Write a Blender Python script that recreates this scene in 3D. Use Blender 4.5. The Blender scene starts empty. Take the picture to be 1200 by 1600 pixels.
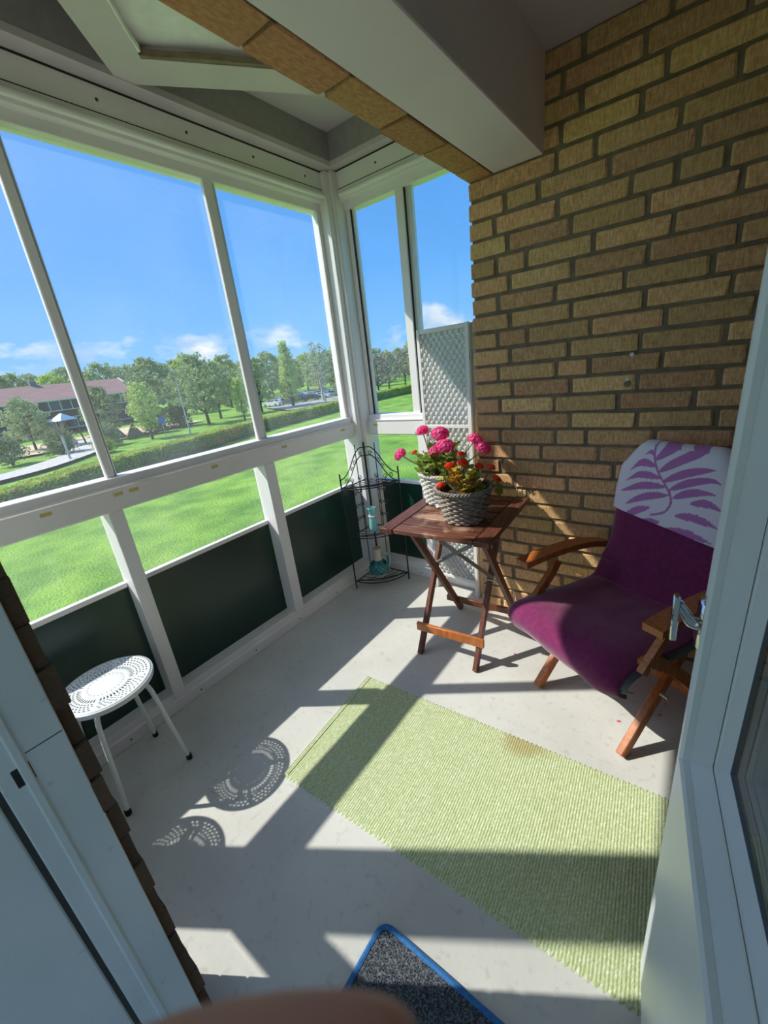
import bpy, bmesh, math, random
from math import sin, cos, pi, radians, sqrt, atan2, hypot
from mathutils import Vector, Matrix, noise as mnoise

scn = bpy.context.scene
COL = scn.collection
random.seed(7)

# ------------------------------------------------------------------ camera, sky, sun, exposure
EYE = Vector((0, 0, 1.43))
cam_d = bpy.data.cameras.new('camera')
cam = bpy.data.objects.new('camera', cam_d); COL.objects.link(cam)
RIGHT = Vector((0.80129077, 0.5877368, -0.11179689))
DOWN = Vector((0.11628805, -0.33630665, -0.9345453))
FWD = Vector((-0.58686471, 0.73584189, -0.33782618))
m = Matrix((RIGHT, -DOWN, -FWD)).transposed().to_4x4(); m.translation = EYE
cam.matrix_world = m
cam_d.sensor_fit = 'VERTICAL'; cam_d.sensor_height = 36; cam_d.sensor_width = 27
cam_d.lens = 36 * 639.55 / 1600
cam_d.clip_start = 0.005; cam_d.clip_end = 2000
cam_d.dof.use_dof = True; cam_d.dof.focus_distance = 2.2; cam_d.dof.aperture_fstop = 9
scn.camera = cam

SUN_DIR = Vector((.865, .53, -1.0)).normalized()
sun_d = bpy.data.lights.new('sun', 'SUN'); sun_d.energy = 1.6; sun_d.angle = radians(.6); sun_d.color = (1, .95, .87)
sun = bpy.data.objects.new('sun', sun_d); COL.objects.link(sun)
sun.rotation_euler = SUN_DIR.to_track_quat('-Z', 'Y').to_euler(); sun.location = (-20, -12, 25)

SKY_STRENGTH = .31
w = bpy.data.worlds.new('sky'); scn.world = w; w.use_nodes = True
nt = w.node_tree; nt.nodes.clear(); N = nt.nodes.new; L = nt.links.new
tc = N('ShaderNodeTexCoord'); sep = N('ShaderNodeSeparateXYZ'); L(tc.outputs['Generated'], sep.inputs[0])
ramp = N('ShaderNodeValToRGB'); L(sep.outputs['Z'], ramp.inputs[0])
cr = ramp.color_ramp
cr.elements[0].position = 0.0; cr.elements[0].color = (.29, .60, .97, 1)
cr.elements[1].position = 1.0; cr.elements[1].color = (.07, .24, .68, 1)
for p, c in ((.07, (.21, .52, .98)), (.20, (.12, .41, .96)), (.42, (.075, .32, .88)), (.65, (.065, .27, .78))):
    e = cr.elements.new(p); e.color = (*c, 1)
# forward scattering round the sun (Henyey-Greenstein lobe)
GG = .80; LOBE = 4.0
vm = N('ShaderNodeVectorMath'); vm.operation = 'DOT_PRODUCT'; L(tc.outputs['Generated'], vm.inputs[0]); vm.inputs[1].default_value = tuple(-SUN_DIR)
m1 = N('ShaderNodeMath'); m1.operation = 'MULTIPLY_ADD'; L(vm.outputs['Value'], m1.inputs[0]); m1.inputs[1].default_value = -2 * GG; m1.inputs[2].default_value = 1 + GG * GG
m2 = N('ShaderNodeMath'); m2.operation = 'DIVIDE'; m2.inputs[0].default_value = (1 - GG) ** 2; L(m1.outputs[0], m2.inputs[1])
m3 = N('ShaderNodeMath'); m3.operation = 'POWER'; L(m2.outputs[0], m3.inputs[0]); m3.inputs[1].default_value = 1.5
lobe = N('ShaderNodeMix'); lobe.data_type = 'RGBA'; lobe.clamp_factor = False; lobe.inputs[6].default_value = (0, 0, 0, 1); lobe.inputs[7].default_value = (LOBE, LOBE * .97, LOBE * .92, 1); L(m3.outputs[0], lobe.inputs['Factor'])
mp = N('ShaderNodeMapping'); mp.inputs['Scale'].default_value = (1, 1, 2.3); mp.inputs['Location'].default_value = (.35, .1, .2)
L(tc.outputs['Generated'], mp.inputs[0])
nz = N('ShaderNodeTexNoise'); nz.inputs['Scale'].default_value = 5.5; nz.inputs['Detail'].default_value = 9; nz.inputs['Roughness'].default_value = .58
L(mp.outputs[0], nz.inputs['Vector'])
band = N('ShaderNodeValToRGB'); L(sep.outputs['Z'], band.inputs[0])
b = band.color_ramp; b.elements[0].position = 0; b.elements[0].color = (.62,) * 3 + (1,)
b.elements[1].position = .30; b.elements[1].color = (0, 0, 0, 1)
e = b.elements.new(.08); e.color = (.62,) * 3 + (1,); e = b.elements.new(.17); e.color = (.34,) * 3 + (1,)
ad = N('ShaderNodeMath'); ad.operation = 'ADD'; L(nz.outputs['Fac'], ad.inputs[0]); L(band.outputs[0], ad.inputs[1])
cm = N('ShaderNodeMapRange'); cm.inputs['From Min'].default_value = 1.12; cm.inputs['From Max'].default_value = 1.28; L(ad.outputs[0], cm.inputs['Value'])
mix = N('ShaderNodeMix'); mix.data_type = 'RGBA'; L(cm.outputs[0], mix.inputs['Factor']); 
addl = N('ShaderNodeMix'); addl.data_type = 'RGBA'; addl.blend_type = 'ADD'; addl.inputs['Factor'].default_value = 1; addl.clamp_result = False
L(ramp.outputs[0], addl.inputs[6]); L(lobe.outputs[2], addl.inputs[7]); L(addl.outputs[2], mix.inputs[6])
nz2 = N('ShaderNodeTexNoise'); nz2.inputs['Scale'].default_value = 9; nz2.inputs['Detail'].default_value = 5; L(mp.outputs[0], nz2.inputs['Vector'])
cl = N('ShaderNodeMix'); cl.data_type = 'RGBA'; cl.inputs[6].default_value = (.56, .68, .88, 1); cl.inputs[7].default_value = (.98, .99, 1.0, 1)
mr = N('ShaderNodeMapRange'); mr.inputs['From Min'].default_value = .4; mr.inputs['From Max'].default_value = .6; L(nz2.outputs['Fac'], mr.inputs['Value']); L(mr.outputs[0], cl.inputs['Factor'])
L(cl.outputs[2], mix.inputs[7])
bg = N('ShaderNodeBackground'); bg.inputs['Strength'].default_value = SKY_STRENGTH; L(mix.outputs[2], bg.inputs['Color'])
wo = N('ShaderNodeOutputWorld'); L(bg.outputs[0], wo.inputs['Surface'])

scn.cycles.max_bounces = 16; scn.cycles.diffuse_bounces = 10
scn.view_settings.view_transform = 'Standard'; scn.view_settings.look = 'None'
scn.view_settings.gamma = 1; scn.view_settings.use_curve_mapping = False
scn.view_settings.exposure = 1.8

# ------------------------------------------------------------------ materials
def lin(c):
    return tuple((v / 255 / 12.92 if v / 255 <= .04045 else ((v / 255 + .055) / 1.055) ** 2.4) for v in c)

def mat(name, c1, c2=None, rough=.6, scale=8, stretch=(1, 1, 1), detail=5, lo=.35, hi=.65, bump=0, bscale=None, bdist=.002,
        metal=0, spec=.5, rnd=0, trans=0, hue=None, sheen=0, coords='Object', dirt=None):
    """Principled material: two colours mixed by stretched noise, optional per-object variation, bump and dirt."""
    mt = bpy.data.materials.new(name); mt.use_nodes = True
    t = mt.node_tree; nd = t.nodes; ln = t.links.new
    bs = nd['Principled BSDF']
    bs.inputs['Roughness'].default_value = rough; bs.inputs['Metallic'].default_value = metal
    bs.inputs['Specular IOR Level'].default_value = spec
    if sheen: bs.inputs['Sheen Weight'].default_value = sheen
    c1 = lin(c1); c2 = lin(c2) if c2 else c1
    tcn = nd.new('ShaderNodeTexCoord'); oi = nd.new('ShaderNodeObjectInfo')
    mpn = nd.new('ShaderNodeMapping'); mpn.inputs['Scale'].default_value = stretch
    ln(tcn.outputs[coords], mpn.inputs['Vector'])
    if rnd:
        cmb = nd.new('ShaderNodeCombineXYZ'); mu = nd.new('ShaderNodeMath'); mu.operation = 'MULTIPLY'; mu.inputs[1].default_value = 37
        ln(oi.outputs['Random'], mu.inputs[0])
        for i in range(3): ln(mu.outputs[0], cmb.inputs[i])
        ln(cmb.outputs[0], mpn.inputs['Location'])
    n1 = nd.new('ShaderNodeTexNoise'); n1.inputs['Scale'].default_value = scale; n1.inputs['Detail'].default_value = detail
    ln(mpn.outputs[0], n1.inputs['Vector'])
    r1 = nd.new('ShaderNodeMapRange'); r1.inputs['From Min'].default_value = lo; r1.inputs['From Max'].default_value = hi
    ln(n1.outputs['Fac'], r1.inputs['Value'])
    mx = nd.new('ShaderNodeMix'); mx.data_type = 'RGBA'; mx.inputs[6].default_value = (*c1, 1); mx.inputs[7].default_value = (*c2, 1)
    ln(r1.outputs[0], mx.inputs['Factor']); col = mx.outputs[2]
    if dirt:
        dc, ds, dlo, dhi, df = dirt
        n3 = nd.new('ShaderNodeTexNoise'); n3.inputs['Scale'].default_value = ds; n3.inputs['Detail'].default_value = 8
        ln(tcn.outputs[coords], n3.inputs['Vector'])
        r3 = nd.new('ShaderNodeMapRange'); r3.inputs['From Min'].default_value = dlo; r3.inputs['From Max'].default_value = dhi; r3.inputs['To Max'].default_value = df
        ln(n3.outputs['Fac'], r3.inputs['Value'])
        m3 = nd.new('ShaderNodeMix'); m3.data_type = 'RGBA'; m3.inputs[7].default_value = (*lin(dc), 1)
        ln(r3.outputs[0], m3.inputs['Factor']); ln(col, m3.inputs[6]); col = m3.outputs[2]
    if rnd:
        hs = nd.new('ShaderNodeHueSaturation'); r2 = nd.new('ShaderNodeMapRange')
        r2.inputs['To Min'].default_value = 1 - rnd; r2.inputs['To Max'].default_value = 1 + rnd
        ln(oi.outputs['Random'], r2.inputs['Value']); ln(r2.outputs[0], hs.inputs['Value'])
        if hue:
            mu2 = nd.new('ShaderNodeMath'); mu2.operation = 'MULTIPLY'; mu2.inputs[1].default_value = 7.31
            fr = nd.new('ShaderNodeMath'); fr.operation = 'FRACT'; ln(oi.outputs['Random'], mu2.inputs[0]); ln(mu2.outputs[0], fr.inputs[0])
            r4 = nd.new('ShaderNodeMapRange'); r4.inputs['To Min'].default_value = .5 - hue; r4.inputs['To Max'].default_value = .5 + hue
            ln(fr.outputs[0], r4.inputs['Value']); ln(r4.outputs[0], hs.inputs['Hue'])
        ln(col, hs.inputs['Color']); col = hs.outputs[0]
    ln(col, bs.inputs['Base Color'])
    if bump:
        bp = nd.new('ShaderNodeBump'); bp.inputs['Strength'].default_value = bump; bp.inputs['Distance'].default_value = bdist
        if bscale:
            n2 = nd.new('ShaderNodeTexNoise'); n2.inputs['Scale'].default_value = bscale; n2.inputs['Detail'].default_value = 6
            ln(mpn.outputs[0], n2.inputs['Vector']); ln(n2.outputs['Fac'], bp.inputs['Height'])
        else: ln(n1.outputs['Fac'], bp.inputs['Height'])
        ln(bp.outputs[0], bs.inputs['Normal'])
    if trans:   # thin leaf or petal that lets light through
        tr = nd.new('ShaderNodeBsdfTranslucent'); ln(col, tr.inputs['Color'])
        ms = nd.new('ShaderNodeMixShader'); ms.inputs[0].default_value = trans
        ln(bs.outputs[0], ms.inputs[1]); ln(tr.outputs[0], ms.inputs[2]); ln(ms.outputs[0], nd['Material Output'].inputs['Surface'])
    return mt

def glass_mat(name, haze=.03, tint=(.98, 1, .99)):
    mt = bpy.data.materials.new(name); mt.use_nodes = True
    t = mt.node_tree; nd = t.nodes; ln = t.links.new
    nd.remove(nd['Principled BSDF'])
    tr = nd.new('ShaderNodeBsdfTransparent'); tr.inputs[0].default_value = (*tint, 1)
    gl = nd.new('ShaderNodeBsdfGlossy'); gl.inputs['Roughness'].default_value = .01
    lw = nd.new('ShaderNodeLayerWeight'); lw.inputs['Blend'].default_value = .5          # Schlick reflectance of each face
    pw = nd.new('ShaderNodeMath'); pw.operation = 'POWER'; pw.inputs[1].default_value = 5; ln(lw.outputs['Facing'], pw.inputs[0])
    fr = nd.new('ShaderNodeMath'); fr.operation = 'MULTIPLY_ADD'; fr.inputs[1].default_value = .9; fr.inputs[2].default_value = .025; ln(pw.outputs[0], fr.inputs[0])
    ms = nd.new('ShaderNodeMixShader'); ln(fr.outputs[0], ms.inputs[0]); ln(tr.outputs[0], ms.inputs[1]); ln(gl.outputs[0], ms.inputs[2])
    df = nd.new('ShaderNodeBsdfTranslucent'); df.inputs[0].default_value = (.8, .82, .85, 1)     # dust film
    n1 = nd.new('ShaderNodeTexNoise'); n1.inputs['Scale'].default_value = 3; n1.inputs['Detail'].default_value = 6
    tcn = nd.new('ShaderNodeTexCoord'); ln(tcn.outputs['Object'], n1.inputs['Vector'])
    r = nd.new('ShaderNodeMapRange'); r.inputs['From Min'].default_value = .2; r.inputs['From Max'].default_value = .8; r.inputs['To Min'].default_value = haze * .4; r.inputs['To Max'].default_value = haze * 1.6
    ln(n1.outputs['Fac'], r.inputs['Value'])
    m2 = nd.new('ShaderNodeMixShader'); ln(r.outputs[0], m2.inputs[0]); ln(ms.outputs[0], m2.inputs[1]); ln(df.outputs[0], m2.inputs[2])
    ln(m2.outputs[0], nd['Material Output'].inputs['Surface'])
    return mt

M = dict(
    concrete=mat('concrete_floor', (196, 194, 189), (212, 210, 205), .8, 2.6, detail=10, bump=.45, bscale=60, bdist=.002, dirt=((160, 152, 142), 34, .58, .72, .35)),
    frame=mat('painted_aluminium', (236, 231, 230), (241, 237, 236), .38, 5, bump=.05),
    seam=mat('dark_seam', (35, 36, 38), rough=.7),
    green=mat('green_laminate', (20, 52, 44), (24, 58, 49), .3, 3),
    glass=glass_mat('window_glass', .03), dglass=glass_mat('door_glass', .03),
    brick=mat('yellow_brick', (208, 154, 100), (240, 198, 146), .9, 42, (1, 1, .05), bump=.45, bdist=.005, rnd=.2, hue=.010, detail=6, lo=.34, hi=.66, dirt=((168, 122, 82), 9, .5, .75, .55)),
    rbrick=mat('brown_brick', (178, 124, 84), (200, 150, 108), .9, 12, bump=.5, bdist=.004, rnd=.2, hue=.015, detail=8),
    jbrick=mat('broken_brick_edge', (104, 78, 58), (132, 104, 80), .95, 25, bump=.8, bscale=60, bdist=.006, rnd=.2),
    mortar=mat('mortar', (124, 108, 88), (142, 126, 104), .95, 30, bump=.7, bscale=90, bdist=.004),
    white=mat('white_paint', (234, 222, 228), (240, 229, 234), .7, 3, bump=.25, bscale=120, bdist=.001),
    ceil=mat('grey_board', (204, 192, 199), (212, 200, 206), .7, 6, bump=.1),
    ceil_dark=mat('dark_board', (150, 143, 145), (158, 151, 153), .7, 30),
    plaster=mat('rough_plaster', (248, 244, 246), (232, 228, 230), .9, 12, bump=.6, bscale=30, bdist=.006),
    doorp=mat('door_paint', (230, 234, 232), (236, 240, 238), .35, 4, bump=.06),
    jamb=mat('jamb_paint', (216, 222, 221), (226, 230, 229), .5, 5, bump=.15, bscale=60, dirt=((150, 146, 138), 30, .66, .74, .4)),
    gasket=mat('gasket', (70, 76, 80), rough=.6), sealant=mat('sealant', (225, 225, 220), rough=.6),
    chrome=mat('chrome', (200, 202, 205), rough=.12, metal=1), black=mat('black_iron', (18, 19, 20), (26, 27, 28), .45, 20),
    rubber=mat('black_rubber', (22, 22, 22), rough=.7), steel=mat('steel_bar', (196, 192, 184), (170, 166, 158), .35, 9, metal=.55),
    twood=mat('dark_varnished_wood', (78, 42, 30), (128, 80, 60), .48, 9, (1, 12, 12), bump=.2, bdist=.001, rnd=.28, detail=7, lo=.35, hi=.75, dirt=((214, 172, 146), 9, .54, .68, .6)),  # pale patches: worn varnish, strengthened to paint in bright glints as well
    twood_y=mat('dark_varnished_wood_end', (76, 40, 30), (112, 66, 50), .48, 9, (12, 1, 12), bump=.2, bdist=.001, rnd=.1, detail=7),
    twood_z=mat('dark_varnished_wood_leg', (92, 50, 34), (122, 72, 50), .45, 9, (12, 12, 1), bump=.15, bdist=.001, rnd=.1, detail=7),
    cwood=mat('teak', (168, 92, 44), (196, 118, 62), .38, 8, (10, 10, 1.5), bump=.12, bdist=.001, rnd=.08, detail=7),
    maroon=mat('maroon_fleece', (112, 26, 78), (126, 34, 90), .95, 60, bump=.3, bscale=300, bdist=.001, sheen=.35),
    lining=mat('grey_lining', (128, 136, 142), (140, 148, 152), .9, 30),
    rug=None, mat_pile=mat('mat_pile', (52, 58, 68), (120, 124, 132), .95, 260, detail=2, lo=.42, hi=.66, bump=.6, bscale=260, bdist=.003),
    mat_edge=mat('blue_binding', (44, 104, 166), (56, 120, 180), .9, 90, bump=.4, bscale=200),
    stool=mat('white_enamel', (226, 230, 236), (232, 235, 240), .35, 5), 
    wicker=mat('grey_wicker', (120, 106, 92), (168, 154, 138), .75, 40, rnd=.1, detail=4), wicker2=mat('whitewashed_wicker', (190, 184, 174), (222, 218, 210), .75, 40, rnd=.1, detail=4),
    soil=mat('soil', (46, 38, 32), (66, 54, 44), .95, 40, bump=.8, bscale=60, bdist=.01),
    liner=mat('pot_liner', (60, 62, 66), rough=.6),
    leaf=mat('geranium_leaf', (142, 170, 72), (190, 204, 108), .6, 25, rnd=.25, hue=.02, trans=.5), leaf_r=mat('kalanchoe_leaf', (178, 176, 56), (216, 140, 52), .5, 30, rnd=.25, hue=.03, trans=.45),
    stem=mat('stem', (134, 120, 74), (116, 92, 56), .7, 20), pink=mat('pink_petal', (240, 50, 140), (255, 110, 175), .6, 40, rnd=.1, trans=.3),
    red=mat('red_petal', (240, 50, 30), (255, 100, 40), .6, 40, rnd=.1, trans=.3), wpetal=mat('white_petal', (240, 240, 236), rough=.6, trans=.3),
    rope=mat('white_paper_rope', (240, 238, 234), (246, 245, 243), .8, 50, bump=.4, bscale=160, trans=.45), swood=mat('white_screen_frame', (232, 231, 227), rough=.6),
    beige=mat('screen_hinge_side', (190, 178, 158), (204, 192, 172), .7, 20, (8, 8, 1)),
    aqua=mat('aqua_glass', (140, 206, 208), (160, 220, 220), .18, 6, trans=.35), cream=mat('cream_glaze', (206, 196, 176), (190, 178, 156), .3, 20),
    teal=mat('teal_glaze', (16, 84, 88), (40, 130, 130), .25, 30), teal2=mat('pale_teal_glaze', (120, 186, 186), rough=.25),
    sticker=mat('yellow_sticker', (206, 186, 112), (214, 196, 130), .6, 30), screw=mat('screw', (60, 58, 54), rough=.5),
    room=mat('interior_wall', (236, 234, 230), rough=.9), rfloor=mat('interior_floor', (232, 220, 204), (238, 228, 214), .6, 5, (1, 10, 1)),
    skin=mat('skin', (200, 136, 120), (214, 152, 136), .55, 40, spec=.4), nail=mat('nail', (226, 176, 164), rough=.3),
    grass=mat('lawn_grass', (88, 136, 30), (140, 180, 56), .9, .55, detail=12, lo=.34, hi=.66, bump=1, bscale=9, bdist=.12, coords='Object', dirt=((160, 184, 78), .13, .45, .75, .4)),
    path=mat('gravel_path', (186, 180, 170), (206, 200, 190), .95, 2), asphalt=mat('asphalt', (150, 148, 146), (168, 166, 164), .95, 1.5),
    sand=mat('playground_sand', (204, 180, 146), (216, 194, 160), .95, 1),
    hedge=mat('hedge_leaf', (158, 176, 66), (204, 214, 98), .8, .9, trans=.3), hedge_in=mat('hedge_twigs', (112, 98, 62), (136, 120, 78), .9, 2),
    bush=mat('bush_leaf', (124, 140, 92), (168, 178, 128), .8, .8, trans=.25, rnd=.15), bush_d=mat('dark_bush_leaf', (74, 98, 58), (104, 126, 78), .8, 1, trans=.2),
    tl_a=mat('tree_leaf_green', (150, 168, 112), (190, 198, 150), .8, .6, trans=.3, rnd=.12, hue=.015), tl_b=mat('tree_leaf_light', (178, 198, 96), (206, 218, 130), .8, .6, trans=.35, rnd=.1),
    tl_c=mat('tree_leaf_grey', (168, 174, 138), (196, 198, 166), .8, .6, trans=.3, rnd=.1), tl_d=mat('tree_bud_brown', (156, 140, 112), (178, 162, 132), .8, .6, trans=.2, rnd=.1),
    bark=mat('bark', (74, 62, 50), (98, 84, 70), .95, 6), bark_w=mat('pale_bark', (206, 200, 190), (180, 172, 160), .9, 3),
    rooft=mat('roof_tile', (150, 112, 104), (164, 126, 116), .8, 1.5, (1, .3, 1)), bwall=mat('school_brick', (126, 82, 66), (140, 94, 76), .9, 2), bdark=mat('facade_board', (120, 118, 122), rough=.7),
    bwhite=mat('white_timber', (226, 226, 222), rough=.6), bglass=mat('far_window_glass', (46, 58, 70), rough=.12, spec=.8),
    pole=mat('galvanised_pole', (176, 182, 184), rough=.5, metal=.3), blue=mat('blue_paint', (30, 96, 200), rough=.4), lblue=mat('light_blue_canvas', (206, 230, 238), rough=.7),
    playwood=mat('play_timber', (150, 110, 84), (126, 92, 70), .8, 3), tentgrey=mat('weathered_boards', (142, 126, 110), (120, 106, 92), .8, 3),
    tyre=mat('tyre', (30, 30, 32), rough=.8), carglass=mat('car_glass', (40, 48, 56), rough=.1, spec=.8),
    c_white=mat('car_white', (232, 234, 236), rough=.25), c_silver=mat('car_silver', (176, 182, 188), rough=.25, metal=.4), c_dark=mat('car_dark', (44, 50, 58), rough=.2), c_blue=mat('car_blue', (34, 84, 190), rough=.2), c_grey=mat('car_grey', (112, 118, 124), rough=.25, metal=.3), c_red=mat('car_red', (140, 34, 32), rough=.2),
)

def attr_mat(name, rough=.9, bscale=250):
    """Flat print: colour comes from the cloth's own printed pattern stored on the mesh."""
    mt = bpy.data.materials.new(name); mt.use_nodes = True
    t = mt.node_tree; nd = t.nodes; ln = t.links.new
    at = nd.new('ShaderNodeAttribute'); at.attribute_name = 'print'
    bs = nd['Principled BSDF']; bs.inputs['Roughness'].default_value = rough; bs.inputs['Sheen Weight'].default_value = .2
    ln(at.outputs['Color'], bs.inputs['Base Color'])
    n2 = nd.new('ShaderNodeTexNoise'); n2.inputs['Scale'].default_value = bscale; tcn = nd.new('ShaderNodeTexCoord'); ln(tcn.outputs['Object'], n2.inputs['Vector'])
    bp = nd.new('ShaderNodeBump'); bp.inputs['Strength'].default_value = .25; bp.inputs['Distance'].default_value = .002
    ln(n2.outputs['Fac'], bp.inputs['Height']); ln(bp.outputs[0], bs.inputs['Normal'])
    return mt
M['throw'] = attr_mat('printed_fleece'); M['rug'] = attr_mat('woven_cotton', .95, 400)

# ------------------------------------------------------------------ mesh helpers
class MB:
    def __init__(s): s.v = []; s.f = []
    def add(s, vs, fs):
        o = len(s.v); s.v += [tuple(p) for p in vs]; s.f += [tuple(i + o for i in f) for f in fs]; return s
    def box(s, x0, x1, y0, y1, z0, z1, c=0):
        return s.obox(((x0 + x1) / 2, (y0 + y1) / 2, (z0 + z1) / 2), (abs(x1 - x0) / 2, abs(y1 - y0) / 2, abs(z1 - z0) / 2), None, c)
    def obox(s, ctr, h, axes=None, c=0):
        """box of half sizes h about ctr; axes = three unit vectors; c = chamfer"""
        ax = axes or (Vector((1, 0, 0)), Vector((0, 1, 0)), Vector((0, 0, 1))); ctr = Vector(ctr)
        T = lambda p: ctr + ax[0] * p[0] + ax[1] * p[1] + ax[2] * p[2]
        if c <= 0:
            vs = [(x * h[0], y * h[1], z * h[2]) for x in (-1, 1) for y in (-1, 1) for z in (-1, 1)]
            fs = [(0, 1, 3, 2), (4, 6, 7, 5), (0, 4, 5, 1), (2, 3, 7, 6), (0, 2, 6, 4), (1, 5, 7, 3)]
            return s.add([T(p) for p in vs], fs)
        vs = []; idx = {}
        for sx in (-1, 1):
            for sy in (-1, 1):
                for sz in (-1, 1):
                    sg = (sx, sy, sz)
                    for a in range(3):
                        p = [sg[k] * (h[k] - (0 if k == a else c)) for k in range(3)]
                        idx[sg, a] = len(vs); vs.append(p)
        fs = []
        for a in range(3):
            u, v = (a + 1) % 3, (a + 2) % 3
            for sa in (-1, 1):
                q = []
                for su, sv in ((-1, -1), (1, -1), (1, 1), (-1, 1)):
                    g = [0, 0, 0]; g[a] = sa; g[u] = su; g[v] = sv; q.append(idx[tuple(g), a])
                fs.append(q if sa > 0 else q[::-1])
            for su in (-1, 1):
                for sv in (-1, 1):
                    g0 = [0, 0, 0]; g0[u] = su; g0[v] = sv; g0[a] = -1; g1 = list(g0); g1[a] = 1
                    q = [idx[tuple(g0), u], idx[tuple(g1), u], idx[tuple(g1), v], idx[tuple(g0), v]]
                    fs.append(q if su * sv > 0 else q[::-1])
        for sx in (-1, 1):
            for sy in (-1, 1):
                for sz in (-1, 1):
                    q = [idx[(sx, sy, sz), a] for a in range(3)]; fs.append(q if sx * sy * sz > 0 else q[::-1])
        return s.add([T(p) for p in vs], fs)
    def bar(s, p0, p1, wd, th, up=(0, 0, 1), c=0):
        """rectangular bar from p0 to p1; wd across, th along 'up'"""
        p0 = Vector(p0); p1 = Vector(p1); d = (p1 - p0); ln_ = d.length; d.normalize(); up = Vector(up)
        sd = d.cross(up); sd.normalize(); u2 = sd.cross(d)
        return s.obox((p0 + p1) / 2, (ln_ / 2, wd / 2, th / 2), (d, sd, u2), c)
    def tube(s, pts, r, n=8, closed=False, caps=True, flat=None):
        pts = [Vector(p) for p in pts]; k = len(pts)
        rs = r if isinstance(r, (list, tuple)) else [r] * k
        vs = []; up = None
        for i, p in enumerate(pts):
            a = pts[(i - 1) % k] if (closed or i > 0) else p; bb = pts[(i + 1) % k] if (closed or i < k - 1) else p
            d = (bb - a)
            if d.length < 1e-9: d = Vector((0, 0, 1))
            d.normalize()
            if up is None: up = Vector((0, 0, 1)) if abs(d.z) < .9 else Vector((1, 0, 0))
            x = d.cross(up)
            if x.length < 1e-6: x = d.orthogonal()
            x.normalize(); y = x.cross(d); up = y
            for j in range(n):
                t = 2 * pi * j / n; vs.append(p + (x * cos(t) + y * sin(t)) * rs[i])
        fs = []
        for i in range(k if closed else k - 1):
            for j in range(n):
                i2 = (i + 1) % k; j2 = (j + 1) % n
                fs.append((i * n + j, i * n + j2, i2 * n + j2, i2 * n + j))
        if caps and not closed:
            fs.append(tuple(range(n))[::-1]); fs.append(tuple((k - 1) * n + j for j in range(n)))
        return s.add(vs, fs)
    def lathe(s, prof, n=32, ctr=(0, 0, 0), cap0=True, cap1=True):
        vs = []; fs = []; k = len(prof)
        for r, z in prof:
            for j in range(n): vs.append((ctr[0] + r * cos(2 * pi * j / n), ctr[1] + r * sin(2 * pi * j / n), ctr[2] + z))
        for i in range(k - 1):
            for j in range(n): fs.append((i * n + j, i * n + (j + 1) % n, (i + 1) * n + (j + 1) % n, (i + 1) * n + j))
        if cap0: fs.append(tuple(range(n))[::-1])
        if cap1: fs.append(tuple((k - 1) * n + j for j in range(n)))
        return s.add(vs, fs)
    def prism(s, poly, a, t0, t1):
        """polygon of (u,v) extruded along axis a from t0 to t1"""
        def T(u, v, t): return ((t, u, v), (u, t, v), (u, v, t))[a]
        k = len(poly); vs = [T(u, v, t0) for u, v in poly] + [T(u, v, t1) for u, v in poly]
        fs = [tuple(range(k))[::-1], tuple(range(k, 2 * k))] + [(i, (i + 1) % k, k + (i + 1) % k, k + i) for i in range(k)]
        return s.add(vs, fs)
    def grid(s, fn, nu, nv):
        vs = [fn(i / nu, j / nv) for i in range(nu + 1) for j in range(nv + 1)]
        fs = [(i * (nv + 1) + j, (i + 1) * (nv + 1) + j, (i + 1) * (nv + 1) + j + 1, i * (nv + 1) + j + 1) for i in range(nu) for j in range(nv)]
        return s.add(vs, fs)
    def mesh(s, name, smooth=None):
        me = bpy.data.meshes.new(name); me.from_pydata(s.v, [], s.f)
        bm = bmesh.new(); bm.from_mesh(me); bmesh.ops.recalc_face_normals(bm, faces=bm.faces); bm.to_mesh(me); bm.free()
        if smooth is not None:
            me.shade_smooth()
            me.set_sharp_from_angle(angle=radians(smooth))
        return me
    def build(s, name, mt, parent=None, smooth=40):
        return put(s.mesh(name, smooth), name, mt, parent)

def put(me, name, mt, parent=None):
    """link a mesh whose coordinates are world coordinates (or local ones under a moved parent made with local=True)"""
    if isinstance(mt, str): mt = M[mt]
    if mt is not None and not me.materials: me.materials.append(mt)
    o = bpy.data.objects.new(name, me); COL.objects.link(o)
    if parent is not None: adopt(o, parent)
    return o

def adopt(o, parent):
    o.parent = parent
    if not parent.get('_local'):
        org = parent; off = Vector((0, 0, 0))
        while org is not None: off += Vector(org.location); org = org.parent
        o.matrix_parent_inverse = Matrix.Translation(-off) if parent.type == 'EMPTY' else Matrix.Identity(4)

def tag(o, label=None, cat=None, group=None, kind=None):
    if label: o['label'] = label
    if cat: o['category'] = cat
    if group: o['group'] = group
    if kind: o['kind'] = kind
    return o

LOCALS = []
def thing(name, label, cat, loc=(0, 0, 0), rz=0, group=None, kind=None, local=False):
    o = bpy.data.objects.new(name, None); COL.objects.link(o); o.location = loc; o.rotation_euler = (0, 0, rz); o.empty_display_size = .05
    if local: o['_local'] = 1; LOCALS.append(o)
    return tag(o, label, cat, group, kind)

def copy_tree(o, parent=None):
    c = o.copy(); COL.objects.link(c)
    if parent is not None: c.parent = parent; c.matrix_parent_inverse = o.matrix_parent_inverse.copy()
    if o.get('_local'): LOCALS.append(c)
    for ch in list(o.children): copy_tree(ch, c)
    return c

def shift(mb, org):
    mb.v = [(p[0] - org[0], p[1] - org[1], p[2] - org[2]) for p in mb.v]; return mb

def smoothstep(a, b_, x):
    t = max(0, min(1, (x - a) / (b_ - a))); return t * t * (3 - 2 * t)

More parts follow.
